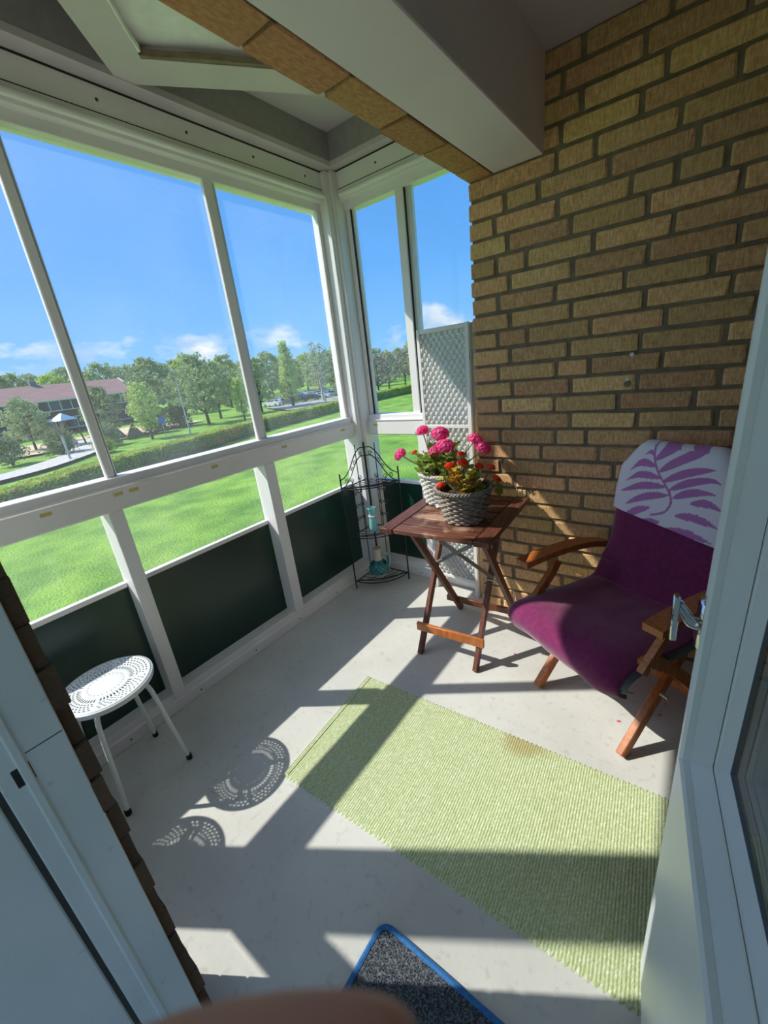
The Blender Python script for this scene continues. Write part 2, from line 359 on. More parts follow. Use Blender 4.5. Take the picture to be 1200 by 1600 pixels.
def catmull(pts, n):
    """n samples along a smooth curve through pts (tuples of any size)"""
    out = []; k = len(pts) - 1
    for i in range(n):
        t = i / (n - 1) * k; j = min(int(t), k - 1); f = t - j
        p0 = pts[max(j - 1, 0)]; p1 = pts[j]; p2 = pts[j + 1]; p3 = pts[min(j + 2, k)]
        out.append(tuple(.5 * (2 * b_ + (c - a) * f + (2 * a - 5 * b_ + 4 * c - d) * f * f + (3 * b_ - a - 3 * c + d) * f ** 3) for a, b_, c, d in zip(p0, p1, p2, p3)))
    return out

# ------------------------------------------------------------------ the loggia shell
XW, YF, YN = -1.81, 2.13, -.25        # window plane, far bay end, near bay end
YB = 1.97                             # face of the brick side wall
XFAC = -.905                          # facade line of the house
floor = MB().box(-1.95, 1.6, -.4, 2.25, -.22, 0).build('floor', 'concrete')
tag(floor, 'bare grey concrete balcony floor', None, None, 'structure')

# brick side wall, every brick a piece of its own
wall = MB().box(-.893, 1.5, YB + .007, YB + .115, 0, 2.62).build('wall_right', 'mortar')
tag(wall, 'yellow brown brick side wall of the balcony', None, None, 'structure')
ROWS = {27: [-.541, -.406, -.157], 26: [-.743, -.607, -.356, -.103], 25: [-.79, -.535, -.284, -.151], 24: [-.735, -.481, -.228, .024], 23: [-.784, -.653, -.399, -.146],
        22: [-.727, -.469, -.213, .04], 21: [-.778, -.533, -.281, -.02], 20: [-.725, -.466, -.212, .042], 19: [-.781, -.646, -.391, -.14], 18: [-.726, -.47, -.212, .045],
        17: [-.781, -.519, -.388, -.135], 16: [-.714, -.461, -.209, .049], 15: [-.775, -.525, -.273, -.02], 14: [-.712, -.456, -.2, .055], 13: [-.776, -.516, -.385, -.13],
        12: [-.711, -.578, -.332], 11: [-.776, -.514, -.266], 10: [-.706, -.457], 9: [-.79, -.641, -.387], 8: [-.70, -.441], 7: [-.77, -.513], 6: [-.705, -.447], 5: [-.79, -.623]}
rb = random.Random(3)
def brick_mesh(nm, seed):
    r = random.Random(seed)
    mb = MB().obox((0, 0, 0), (.5, .5, .5), None, .035)
    mb.v = [(x + r.uniform(-.012, .012), y + r.uniform(-.02, .02), z + r.uniform(-.035, .035)) for x, y, z in mb.v]
    return mb.mesh(nm)
BRICKS = [brick_mesh('brick', i) for i in range(5)]
for b_ in BRICKS: b_.materials.append(M['brick'])
def brick(cx, cy, cz, sx, sy, sz, parent, meshes=BRICKS):
    o = bpy.data.objects.new('brick', rb.choice(meshes)); COL.objects.link(o)
    o.location = (cx, cy, cz); o.scale = (sx, sy, sz); o.rotation_euler = (0, rb.uniform(-.006, .006), 0)
    o.parent = parent; return o
for k in range(0, 34):
    zc = .0505 + .075 * k
    if k in ROWS: js = list(ROWS[k])
    else: js = [(-.78, -.715)[k % 2]]
    hdr = k % 4 == 1
    while js[-1] < .62: js.append(js[-1] + (.132 if (hdr and rb.random() < .3) else .254))
    js = [-.903] + js
    for a, c in zip(js[:-1], js[1:]):
        x0 = a if a == -.903 else a + .0095; x1 = c - .0095
        if zc > 2.05 and x1 < -.6: continue                    # covered by the beam
        brick((x0 + x1) / 2, YB + .05 + rb.uniform(-.0025, .0025), zc + rb.uniform(-.001, .001), x1 - x0, .1, .0595, wall)
# plug holes and a filled spot in the bricks
for x, z, r in ((-.236, 1.356, .008), (-.243, 1.245, .013), (-.245, 1.262, .007)):
    MB().tube([(x, YB - .003, z), (x, YB + .02, z)], r, 10).build('wall_plug', 'plaster' if r < .01 else 'mortar', wall)

# other walls
tag(MB().box(1.42, 1.55, .08, 2.1, 0, 2.62).build('wall_end', 'mortar'), 'brown end wall behind the open door', None, None, 'structure')
dw = MB().box(XFAC, -.74, -.30, .06, 0, 2.62).box(.20, 1.5, -.24, .08, 0, 2.62).box(-.74, .20, -.24, .08, 2.12, 2.62).build('wall_door', 'mortar')
tag(dw, 'brick house wall around the balcony doorway', None, None, 'structure')
JB = []
for i in range(3):
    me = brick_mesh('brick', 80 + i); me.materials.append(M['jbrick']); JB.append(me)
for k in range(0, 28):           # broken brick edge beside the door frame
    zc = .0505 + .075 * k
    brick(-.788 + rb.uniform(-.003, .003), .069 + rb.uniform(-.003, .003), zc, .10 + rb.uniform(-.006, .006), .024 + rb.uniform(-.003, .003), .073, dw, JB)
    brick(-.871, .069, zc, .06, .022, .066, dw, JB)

# door frame (left jamb as seen from the doorway)
jr = thing('trim_1', 'pale grey painted door jamb with a stop bead', None, (-.74, 0, 0), kind='structure')
MB().box(-.78, -.732, -.026, .062, 0, 2.12, .002).build('jamb_board', 'jamb', jr)
MB().prism([(-.733, .012), (-.7275, .009), (-.7275, .001), (-.733, -.002)], 2, 0, 2.12).build('stop_bead', 'jamb', jr)
MB().box(-.79, -.734, -.30, -.034, 0, 2.12, .003).build('inner_casing', 'jamb', jr)
MB().box(-.78, -.737, -.036, -.024, 0, 2.12).build('gap', 'screw', jr)
MB().box(-.736, -.7315, -.010, .013, .908, .942, .001).build('strike_plate', 'black', jr)
MB().box(-.734, -.7318, .013, .06, .955, .957).build('paint_crack', 'screw', jr)
MB().box(-.74, .20, -.03, .06, 2.075, 2.12).build('head_board', 'jamb', jr)
MB().box(.165, .20, -.13, .06, 0, 2.075).build('hinge_post', 'jamb', jr)
MB().box(-.74, .20, -.24, .065, 0, .012).build('threshold', 'jamb', jr)

# unseen room; openings and pale floor added to send fill light through the doorway
rm = MB().box(-.9, 2.5, -4.1, -4.0, -.1, .1).box(-.9, 2.5, -4.1, -4.0, 2.55, 2.7).box(.75, .85, -4.1, -4.0, .1, 2.55).box(-.905, -.80, -4, -.3, -.1, 2.7).box(2.5, 2.6, -4, -.24, -.1, .5).box(2.5, 2.6, -4, -.24, 2.4, 2.7).box(2.5, 2.6, -2.2, -2.0, .5, 2.4).box(1.5, 2.6, -.34, -.24, -.1, 2.7).build('wall_back', 'room')
tag(rm, 'unseen white room walls with openings added to send fill light through the doorway', None, None, 'structure')
tag(MB().box(-.8, 2.5, -4, -.24, -.1, -.002).build('floor_inside', 'rfloor'), 'unseen room floor made pale to bounce fill light through the doorway', None, None, 'structure')
tag(MB().box(-.9, 2.6, -4.1, -.24, 2.62, 2.75).build('ceiling_inside', 'white'), 'white ceiling of the room behind the doorway', None, None, 'structure')

# ceiling, beam and brick lintel
tag(MB().box(-.59, 1.6, -.24, 2.1, 2.41, 2.75).build('ceiling', 'ceil'), 'white plastered ceiling right of the beam', None, None, 'structure')
beam = MB().box(-.792, -.588, -.1, YB + .005, 2.113, 2.75, .004).build('trim_2', 'white')
tag(beam, 'thick white concrete beam under the ceiling', None, None, 'structure')
lint = MB().box(-.895, -.80, -.24, YB + .1, 2.122, 2.75).build('trim_3', 'mortar')
tag(lint, 'brick lintel strip beside the white beam', None, None, 'structure')
RB = []
for i in range(3):
    me = brick_mesh('brick', 50 + i); me.materials.append(M['rbrick']); RB.append(me)
yy = -.2
while yy < YB + .05:
    ln_ = min(.245, YB + .09 - yy)
    o = brick(-.85 + rb.uniform(-.003, .003), yy + ln_ / 2, 2.145 + rb.uniform(-.002, .002), .108, ln_, .064, lint, RB); o.rotation_euler = (0, 0, 0)
    yy += ln_ + .012
MB().box(-.80, -.7915, -.1, YB, 2.118, 2.14).build('dark_joint', 'seam', lint)

# bay roof: soffit, fascia, ceiling boards and the two diagonal braces
br = thing('ceiling_bay', 'grey boarded bay ceiling with diagonal braces', None, (-1.4, 1, 2.45), kind='structure')
for nm, args in (('soffit_board', (XW - .12, -1.735, YN - .1, YF + .12)), ('soffit_board', (-1.735, XFAC, 2.07, YF + .1)), ('soffit_board', (-1.735, XFAC, YN - .1, YN + .06))):
    MB().box(args[0], args[1], args[2], args[3], 2.452, 2.475).build(nm, 'ceil', br)
MB().box(-1.745, -1.736, YN, 2.083, 2.475, 2.75).build('fascia_board', 'ceil_dark', br)
MB().box(-1.735, XFAC, 2.0715, 2.082, 2.475, 2.75).build('fascia_board', 'ceil_dark', br)
MB().box(-1.735, XFAC, YN + .045, YN + .058, 2.475, 2.75).build('fascia_board', 'ceil_dark', br)
MB().prism([(-1.735, 1.05), (XFAC, 1.05 + .83 * 1.42), (XFAC, 2.075), (-1.735, 2.075)], 2, 2.60, 2.62).build('ceiling_panel', 'ceil', br)
MB().prism([(-1.735, .99), (-1.735, YN), (XFAC, YN), (XFAC, .12)], 2, 2.62, 2.64).build('ceiling_panel', 'ceil_dark', br)  # darker board colour here paints in the shade of the recess
MB().prism([(-1.60, 1.02), (XFAC, .29), (XFAC, 2.03)], 2, 2.49, 2.51).build('plaster_panel', 'plaster', br)
MB().box(-1.95, XFAC + .02, YN - .15, YF + .15, 2.70, 2.78).build('roof_slab', 'ceil', br)
MB().prism([(-1.736, .988), (-1.736, 1.062), (-1.60, 1.02), (-.92, .30), (-.92, .13), (-1.5, .735)], 2, 2.455, 2.60).build('diagonal_brace', 'ceil', br)
MB().prism([(-1.736, 1.000), (-1.736, 1.062), (-.92, 2.20), (-.92, 2.0), (-1.60, 1.022)], 2, 2.456, 2.598).build('diagonal_brace', 'ceil', br)
ragged = [(-1.575, 1.008)]
for i in range(14):
    t = (i + 1) / 14; ragged.append((-1.575 + .66 * t + random.uniform(-.004, .004), 1.008 - .70 * t + random.uniform(-.006, .006)))
MB().prism(ragged + [(-.93, .28), (-1.585, 1.0)], 2, 2.457, 2.475).build('torn_plaster_edge', 'plaster', br)
ragged = [(-1.59, 1.01)]
for i in range(14):
    t = (i + 1) / 14; ragged.append((-1.59 + .66 * t + random.uniform(-.004, .004), 1.01 + .93 * t + random.uniform(-.006, .006)))
MB().prism(ragged + [(-.925, 1.965), (-1.6, 1.02)], 2, 2.457, 2.475).build('torn_plaster_edge', 'mortar', br)

# ------------------------------------------------------------------ glazing
def stile(mb, horiz, p0, p1, plane, d0, d1, z0, z1, c=.003):
    """box between p0..p1 along the run, d0..d1 depth outward from the plane"""
    if horiz == 'y': return mb.box(plane - d1, plane - d0, p0, p1, z0, z1, c)
    s = 1 if plane > 0 else -1
    return mb.box(p0, p1, plane + s * d0, plane + s * d1, z0, z1, c)

def glazing(idx, run, plane, a, b_, lower, upper, label, stickers=()):
    r = thing('window_%d' % idx, label, None, (plane, (a + b_) / 2, 0) if run == 'y' else ((a + b_) / 2, plane, 0), kind='structure')
    S = lambda *k, nm='frame', mt='frame', c=.003: stile(MB(), run, *k[:2], plane, *k[2:], c=c).build(nm, mt, r)
    S(a, b_, 0, .11, 0, .058, nm='sill_rail'); S(a, b_, .012, .11, .056, .090, nm='sill_rail')
    S(a, b_, 0, .09, 1.0, 1.092, nm='transom', c=.006); S(a, b_, .014, .10, 1.09, 1.128, nm='transom')
    S(a, b_, -.004, .07, 1.092, 1.097, nm='transom_lip', c=0)
    S(a, b_, .035, .10, 2.272, 2.33, nm='sash_top_rail'); S(a, b_ + (.06 if run == 'y' else 0), .0, .11, 2.31, 2.452, nm='head_track')
    S(a, b_, -.001, .02, 2.365, 2.368, nm='seam', mt='seam', c=0); S(a, b_, -.003, .06, 2.446, 2.4525, nm='seam', mt='seam', c=0)
    mb = MB()
    pt = lambda t, z, d: (plane - d, t, z) if run == 'y' else (t, plane + (d if plane > 0 else -d), z)
    mb.tube([pt(a + .02, 2.335, -.008), pt(b_ - .02, 2.335, -.008)], .013, 12).build('round_bead', 'frame', r)
    for l0, l1 in lower: S(l0, l1, .004, .11, .058, 1.0, nm='mullion')
    ed = [a] + [x for l in lower for x in l] + [b_]
    for g0, g1 in zip(ed[::2], ed[1::2]):
        S(g0, g1, .085, .10, .088, .652, nm='green_panel', mt='green', c=0); S(g0, g1, .078, .108, .652, .674, nm='panel_rail')
        S(g0, g1, .092, .096, .674, 1.0, nm='glass_pane', mt='glass', c=0)
    prev = a + .02; k = 0
    for u0, u1 in upper + [(b_ - .02, b_ - .02)]:
        d = .045 if k % 2 == 0 else .068
        S(prev - .03, u0 + .03, d, d + .004, 1.12, 2.28, nm='glass_pane', mt='glass', c=0)
        if u1 > u0:
            mid = (u0 + u1) / 2
            S(u0, mid + .008, .034, .058, 1.126, 2.275, nm='sash_stile', c=.004); S(mid - .002, u1, .056, .084, 1.126, 2.275, nm='sash_stile', c=.004)
            S(mid + .0075, mid + .0095, .04, .056, 1.126, 2.275, nm='seal', mt='seam', c=0)
        prev = u1; k += 1
    for t in stickers: S(t - .018, t + .018, -.0008, .01, 1.058, 1.072, nm='sticker', mt='sticker', c=0)
    n = int((b_ - a) / .33)
    for i in range(n):
        t = a + (i + .6) * (b_ - a) / n
        MB().tube([pt(t, 2.405, -.002), pt(t, 2.405, .01)], .0055, 8).build('screw', 'screw', r)
        MB().tube([pt(t + .05, .028, -.002), pt(t + .05, .028, .01)], .004, 8).build('screw', 'screw', r)
    return r
w1 = glazing(1, 'y', XW, YN, 2.075, [(.545, .60), (1.31, 1.378)], [(.592, .640), (1.33, 1.405), (2.035, 2.07)], 'long sliding window wall with dark green lower panels', (.36, .60, .66, 1.03, 1.46, 1.95))
w2 = glazing(2, 'x', YF, -1.755, XFAC + .06, [(-1.37, -1.315)], [(-1.745, -1.705), (-1.405, -1.315)], 'short sliding window beside the brick wall', (-1.68,))
w3 = glazing(3, 'x', YN, -1.755, XFAC, [(-1.37, -1.315)], [(-1.375, -1.288)], 'short sliding window at the near end of the bay')
for (y0, y1, nm) in ((2.06, YF + .05, w2), (YN - .05, YN + .06, w3)):
    MB().box(XW - .11, XW + .035, y0 - (.06 if y1 < 0 else 0), y1 + (.06 if y1 > 0 else 0), 0, 2.452, .008).build('corner_post', 'frame', nm)
    MB().box(XW + .03, XW + .06, (y0 if y1 < 0 else y0 + .03), (y1 - .03 if y1 < 0 else y1 + .06), 0, 2.452, .008).build('corner_post', 'frame', nm)

# ------------------------------------------------------------------ open glazed door
AZ = radians(-6.8); DW = .80; TH = .058
fe = Vector((.041, .70)); ddir = Vector((sin(AZ), cos(AZ))); hx = fe - ddir * DW
dr = thing('door_1', 'open white glazed balcony door with a chrome handle', None, (hx.x, hx.y, .02), kind='structure', local=True)
dr.rotation_euler = (0, 0, -AZ)      # local y runs from hinge to free edge, local -x faces the doorway
def dpart(nm, mt, *bxs, c=.002):
    mb = MB()
    for q in bxs: mb.box(*q, c)
    return mb.build(nm, mt, dr)
Z0, ZG0, ZG1, Z1 = .04, .80, 1.98, 2.05
FS, HS = .058, .07
dpart('bottom_panel', 'doorp', (0, TH, 0, DW, Z0, ZG0 - .045))
dpart('stile', 'doorp', (0, TH, DW - FS, DW, ZG0 - .045, Z1)); dpart('stile', 'doorp', (0, TH, 0, HS, ZG0 - .045, Z1))
dpart('top_rail', 'doorp', (0, TH, HS, DW - FS, ZG1 + .04, Z1))
def ring(nm, mt, prof):
    """mitred frame around the glass: prof = (inset from the opening edge, depth) pairs"""
    y0, y1, z0, z1 = HS, DW - FS, ZG0 - .045, ZG1 + .04
    mb = MB(); vs = []; k = len(prof)
    for i, d in prof: vs += [(d, y0 + i, z0 + i), (d, y1 - i, z0 + i), (d, y1 - i, z1 - i), (d, y0 + i, z1 - i)]
    fs = [(4 * i + j, 4 * i + (j + 1) % 4, 4 * i + 4 + (j + 1) % 4, 4 * i + 4 + j) for i in range(k - 1) for j in range(4)]
    mb.add(vs, fs); return mb.build(nm, mt, dr, smooth=25)
ring('round_bead', 'doorp', [(-.002, .002), (0, -.004), (.005, -.009), (.011, -.010), (.017, -.006), (.019, .002)])
ring('glazing_slope', 'doorp', [(.018, .001), (.034, .026)])
ring('sealant', 'sealant', [(.033, .0255), (.0355, .027)])
ring('glazing_bead', 'doorp', [(.0345, .028), (.040, .030), (.050, .043), (.056, .043)])
ring('gasket', 'gasket', [(.0555, .042), (.060, .046)])
dpart('glass_pane', 'dglass', (.046, .05, HS + .05, DW - FS - .05, ZG0 - .002, ZG1 - .005), c=0)
dpart('glass_pane', 'dglass', (.064, .068, HS + .05, DW - FS - .05, ZG0 - .002, ZG1 - .005), c=0)
hd = MB().box(-.010, 0, DW - .052, DW - .014, .962, 1.040, .004).build('handle_plate', 'chrome', dr)
neck = catmull([(-.004, DW - .033, .998), (-.016, DW - .033, .998), (-.026, DW - .033, 1.012), (-.036, DW - .034, 1.028)], 12)
MB().tube(neck, [.010, .010, .0095, .009, .009, .0085, .008, .008, .008, .0075, .007, .007], 12).build('handle_neck', 'chrome', dr)
MB().bar((-.039, DW - .036, 1.042), (-.037, DW - .034, .964), .016, .009, (1, 0, 0), .002).build('handle_lever', 'chrome', dr)

# ------------------------------------------------------------------ folding wooden table
FLc = Vector((-1.104, 1.335)); ROT = radians(3.0); TW, TD, TZ = .515, .575, .735
ex = Vector((cos(ROT), sin(ROT))); ey = Vector((-sin(ROT), cos(ROT)))
tb = thing('folding_table', 'dark brown slatted folding table carrying two flower baskets', 'table', (FLc.x, FLc.y, 0), ROT, local=True)
def tbx(nm, mt, x0, x1, y0, y1, z0, z1, c=.002): return MB().box(x0, x1, y0, y1, z0, z1, c).build(nm, mt, tb)
EB = .068
tbx('end_board', 'twood_y', 0, EB - .002, 0, TD, TZ - .024, TZ); tbx('end_board', 'twood_y', TW - EB + .002, TW, 0, TD, TZ - .024, TZ)
ns = 7; sw = TD / ns
for i in range(ns):
    tbx('slat', 'twood', EB + .001, TW - EB - .001, i * sw + .0048, (i + 1) * sw - .0048, TZ - .021 + random.uniform(-.0006, .0006), TZ - .001)
for y in (.09, TD - .12): tbx('batten', 'twood_z', .07, TW - .07, y, y + .03, TZ - .05, TZ - .024)
LGX = (.095, .395)
yF, yBk = .095, .565
for i, x in enumerate(LGX):
    s = -1 if i == 0 else 1
    MB().bar((x, yF, 0), (x, yF + .43, TZ - .026), .022, .036, (0, 1, 0), .002).build('leg', 'twood_z', tb)                    # front foot, leans back
    MB().bar((x + (.026 if s < 0 else .07), yBk, 0), (x + (.026 if s < 0 else .07), .075, TZ - .026), .022, .036, (0, 1, 0), .002).build('leg', 'twood_z', tb)  # rear foot, leans forward
    MB().tube([(x - s * .012, .30, .39), (x + s * .045, .30, .39)], .004, 8).build('pivot_bolt', 'steel', tb)
MB().bar((LGX[0] - .03, yF + .045, .135), (LGX[1] + .03, yF + .045, .135), .018, .045, (0, 0, 1), .002).build('stretcher', 'cwood', tb)
MB().bar((LGX[0] - .04, yBk - .045, .085), (LGX[1] + .04, yBk - .045, .085), .018, .036, (0, 0, 1), .002).build('stretcher', 'twood_z', tb)
MB().bar((.075, .325, .40), (.43, .035, .70), .004, .018, (0, 0, 1)).build('metal_stay', 'steel', tb)
MB().bar((.285, .035, .70), (.41, .325, .39), .004, .018, (0, 0, 1)).build('metal_stay', 'steel', tb)

# ------------------------------------------------------------------ baskets of flowers
def wicker(root, ctr, z0, h, r0, r1, mt, rows=13, nst=26, rim=.008):
    mb = MB()
    for i in range(rows):
        t = (i + .5) / rows; r = r0 + (r1 - r0) * t; z = z0 + h * t; n = nst * 4
        pts = []
        for j in range(n):
            th = 2 * pi * j / n
            rr = r + .0045 * cos(nst / 2 * th + pi * (i % 2)) + random.uniform(-.0006, .0006)
            pts.append((ctr[0] + rr * cos(th), ctr[1] + rr * sin(th), z + random.uniform(-.0008, .0008)))
        mb.tube(pts, h / rows * .52, 6, closed=True)
    mb.build('weave', mt, root)
    st = MB()
    for j in range(nst):
        th = 2 * pi * (j + .5) / nst
        st.tube([(ctr[0] + r0 * cos(th), ctr[1] + r0 * sin(th), z0), (ctr[0] + r1 * cos(th), ctr[1] + r1 * sin(th), z0 + h)], .003, 5)
    st.build('stakes', mt, root)
    for ph in (0, 1, 2):
        pts = []
        for j in range(120):
            th = 2 * pi * j / 120; q = 18 * th + ph * 2 * pi / 3
            rr = r1 + .004 + rim * .7 * cos(q); pts.append((ctr[0] + rr * cos(th), ctr[1] + rr * sin(th), z0 + h + .004 + rim * .7 * sin(q)))
        MB().tube(pts, rim * .62, 6, closed=True).build('rim_strand', mt, root)
    MB().lathe([(r0 - .008, 0), (r1 - .009, h - .002), (r1 - .016, h - .002), (r1 - .022, h - .03)], 40, (ctr[0], ctr[1], z0 + .002), True, False).build('liner', 'liner', root)
    MB().lathe([(r1 - .014, 0), (r1 - .05, .006), (.01, .010)], 36, (ctr[0], ctr[1], z0 + h - .03), False, True).build('soil', 'soil', root)

def leaf_mesh(nm, R, mt, scallop=7, cup=.25):
    vs = [(0, 0, 0)]; n = 28
    for j in range(n):
        th = 2 * pi * j / n
        r = R * (1 + .07 * cos(scallop * th)) * (1 - .55 * max(0, cos(th)) ** 12)
        vs.append((-r * cos(th), r * sin(th), cup * r + .12 * R * sin(scallop * th)))
    me = MB().add(vs, [(0, 1 + j, 1 + (j + 1) % n) for j in range(n)]).mesh(nm, 60); me.materials.append(M[mt]); return me

def head_mesh(nm, R, mt, n, seed, pet=.010, flat=.75):
    """round flower head: many small five-petalled florets"""
    r = random.Random(seed); mb = MB()
    for i in range(n):
        z = 1 - 1.55 * (i + .5) / n; a = i * 2.399963; q = sqrt(max(0, 1 - z * z))
        d = Vector((q * cos(a), q * sin(a), z)); c = Vector((d.x * R, d.y * R, d.z * R * flat)) * r.uniform(.82, 1.06)
        x = d.orthogonal().normalized(); y = d.cross(x)
        ph = r.uniform(0, 6)
        for k in range(5):
            t = ph + k * 2 * pi / 5
            u = x * cos(t) + y * sin(t); v = d.cross(u)
            p = pet * r.uniform(.85, 1.15)
            mb.add([c, c + u * p * .55 + v * p * .42 + d * p * .15, c + u * p * 1.05 + d * p * .1, c + u * p * .55 - v * p * .42 + d * p * .15], [(0, 1, 2, 3)])
    me = mb.mesh(nm); me.materials.append(M[mt]); return me

def place(me, name, loc, parent, rot=(0, 0, 0), sc=1):
    o = bpy.data.objects.new(name, me); COL.objects.link(o); o.location = loc; o.rotation_euler = rot; o.scale = (sc,) * 3
    adopt(o, parent)
    return o

G_LEAF = leaf_mesh('leaf', .033, 'leaf'); K_LEAF = leaf_mesh('leaf', .024, 'leaf_r', 5, .35); K_LEAF2 = leaf_mesh('leaf', .025, 'leaf', 6, .3)
P_HEAD = [head_mesh('flower_head', .034, 'pink', 60, 1), head_mesh('flower_head', .039, 'pink', 72, 2)]
R_HEAD = [head_mesh('flower_head', .020, 'red', 34, 3, .008, .5), head_mesh('flower_head', .017, 'red', 28, 4, .008, .6)]
W_HEAD = head_mesh('flower_head', .014, 'wpetal', 16, 5, .009, .6)

def plant(root, ctr, zs, heads, nleaf, spread, zr, leafs, seed, lean=(0, 0)):
    r = random.Random(seed)
    for me, p, sc in heads:
        a = r.uniform(0, 6.28); q = r.uniform(.0, .035); b0 = (ctr[0] + q * cos(a), ctr[1] + q * sin(a), zs)
        mid = tuple(b0[i] * .45 + p[i] * .55 + (r.uniform(-.012, .012) if i < 2 else -.012) for i in range(3))
        MB().tube(catmull([b0, mid, p], 9), .0026, 6).build('stem', 'stem', root)
        d = Vector(p) - Vector(mid); rx = atan2(hypot(d.x, d.y), d.z) * .6
        place(me, 'flower_head', p, root, (0, rx, atan2(d.y, d.x)), sc)
    for i in range(nleaf):
        a = r.uniform(0, 6.28); q = spread * sqrt(r.random()); z = zs + zr[0] + (zr[1] - zr[0]) * r.random() * (1.15 - q / spread * .5)
        p = (ctr[0] + lean[0] * (z - zs) + q * cos(a), ctr[1] + lean[1] * (z - zs) + q * sin(a), z)
        place(r.choice(leafs), 'leaf', p, root, (r.uniform(-.5, .5), r.uniform(.1, 1.0), a + pi + r.uniform(-.5, .5)), r.uniform(.65, 1.2))
        b0 = (ctr[0] + q * .2 * cos(a), ctr[1] + q * .2 * sin(a), zs)
        MB().tube([b0, ((p[0] + b0[0]) / 2 + .006, (p[1] + b0[1]) / 2, (p[2] * .6 + b0[2] * .4)), p], .0017, 5).build('leaf_stalk', 'stem', root)

PA = (-.79, 1.565); PB = (-1.0, 1.76)
pa = thing('potted_kalanchoe', 'grey wicker basket of red flowers at the front of the table', 'potted plant', (*PA, TZ))
wicker(pa, PA, TZ + .002, .145, .083, .118, 'wicker')
ZA = TZ + .125
ha = [(R_HEAD[0], (-.845, 1.55, .985), 1.0), (R_HEAD[0], (-.79, 1.57, .995), 1.15), (R_HEAD[1], (-.87, 1.51, .905), 1.0), (R_HEAD[1], (-.735, 1.62, .97), 1.0), (R_HEAD[0], (-.685, 1.63, .965), .9), (R_HEAD[1], (-.662, 1.63, .915), 1.0), (R_HEAD[1], (-.82, 1.62, 1.02), .9)]
plant(pa, PA, ZA, ha, 64, .085, (.005, .125), [K_LEAF, K_LEAF, K_LEAF2], 11)
for dx, dy, z in ((.128, .065, .885), (.135, .06, .865), (.12, .07, .855)): place(K_LEAF2, 'leaf', (PA[0] + dx, PA[1] + dy, z), pa, (.3, .9, .4), 1.0)
pb = thing('potted_geranium', 'whitewashed wicker basket of tall pink geraniums behind the front basket', 'potted plant', (*PB, TZ))
wicker(pb, PB, TZ + .002, .15, .085, .112, 'wicker2')
ZB = TZ + .13
hb = [(P_HEAD[0], (-1.085, 1.74, 1.10), .95), (P_HEAD[1], (-.985, 1.74, 1.085), 1.1), (P_HEAD[1], (-.94, 1.70, 1.035), 1.1), (P_HEAD[0], (-.985, 1.68, 1.015), .9), (P_HEAD[0], (-1.205, 1.70, .985), 1.0),
      (P_HEAD[0], (-.871, 1.88, 1.03), 1.05), (P_HEAD[1], (-.832, 1.88, .988), 1.0), (R_HEAD[1], (-1.13, 1.72, .995), .8), (W_HEAD, (-1.02, 1.70, .93), 1.0), (W_HEAD, (-.88, 1.72, .98), .9)]
plant(pb, PB, ZB, hb, 84, .125, (.01, .19), [G_LEAF], 12)
shell = thing('pebble', 'small white pebble on the table beside the wicker basket', 'pebble', (-.975, 1.655, TZ))
MB().lathe([(.004, 0), (.011, .003), (.012, .007), (.008, .011), (.002, .0125)], 16, (-.975, 1.655, TZ)).build('stone', 'wpetal', shell)

# ------------------------------------------------------------------ woven folding screen
sc = thing('room_divider', 'white woven paper rope folding screen against the brick corner', 'screen', (-1.1, 2.05, 0))
A0 = Vector((-1.272, 2.062)); A1 = Vector((-.958, 2.045)); dv = (A1 - A0); SW = dv.length; dv.normalize(); nv = Vector((dv.y, -dv.x))
SH = 1.58
def spt(s, n, z): return (A0.x + dv.x * s + nv.x * n, A0.y + dv.y * s + nv.y * n, z)
AX = (Vector((dv.x, dv.y, 0)), Vector((nv.x, nv.y, 0)), Vector((0, 0, 1)))
def sbox(nm, mt, s0, s1, n0, n1, z0, z1, par=sc): return MB().obox(spt((s0 + s1) / 2, (n0 + n1) / 2, (z0 + z1) / 2), ((s1 - s0) / 2, (n1 - n0) / 2, (z1 - z0) / 2), AX, .002).build(nm, mt, par)
for k in range(3):
    off = -.024 * k; s0 = .012 * k
    for a, b_ in ((0, .02), (SW - .022, SW)): sbox('frame_stile', 'swood' if k == 0 else 'beige', a + s0, b_ + s0, off - .009, off + .009, 0, SH - .004 * k)
    for z0, z1 in ((.10, .12), (1.055, 1.075), (SH - .024, SH - .002)): sbox('frame_rail', 'swood', .02 + s0, SW - .022 + s0, off - .008, off + .008, z0, z1)
def weave(z0, z1, nm, off=0):
    mb = MB(); nc = 16; s0, s1 = .02, SW - .022; p = (s1 - s0) / nc; rp = .0235; nr = int((z1 - z0) / rp); rp = (z1 - z0) / nr
    for j in range(nr):
        zc = z0 + (j + .5) * rp; row = []
        nseg = nc * 6
        pts = [(s0 + (s1 - s0) * i / nseg, max(-.0055, min(.0055, .0085 * sin(pi * (i / 6 + (j % 2)))))) for i in range(nseg + 1)]
        vs = []; fs = []
        for i, (s, n) in enumerate(pts):
            hh = rp * (.40 + .09 * (n / .0055 + 1) / 2)
            for dz, dn in ((-hh, 0), (-hh * .55, .004), (hh * .55, .004), (hh, 0)): vs.append(spt(s, n + dn + off, zc + dz))
        for i in range(nseg):
            for q in range(3): fs.append((i * 4 + q, (i + 1) * 4 + q, (i + 1) * 4 + q + 1, i * 4 + q + 1))
        mb.add(vs, fs)
    for i in range(nc + 1):
        s = s0 + p * i; mb.tube([spt(s, off, z0), spt(s, off, z1)], .0032, 5)
    o = mb.build(nm, 'rope', sc); o['kind'] = 'stuff'
weave(.12, 1.055, 'woven_rope'); weave(1.075, SH - .024, 'woven_rope'); weave(.12, 1.055, 'woven_rope', -.026); weave(1.075, SH - .024, 'woven_rope', -.026)
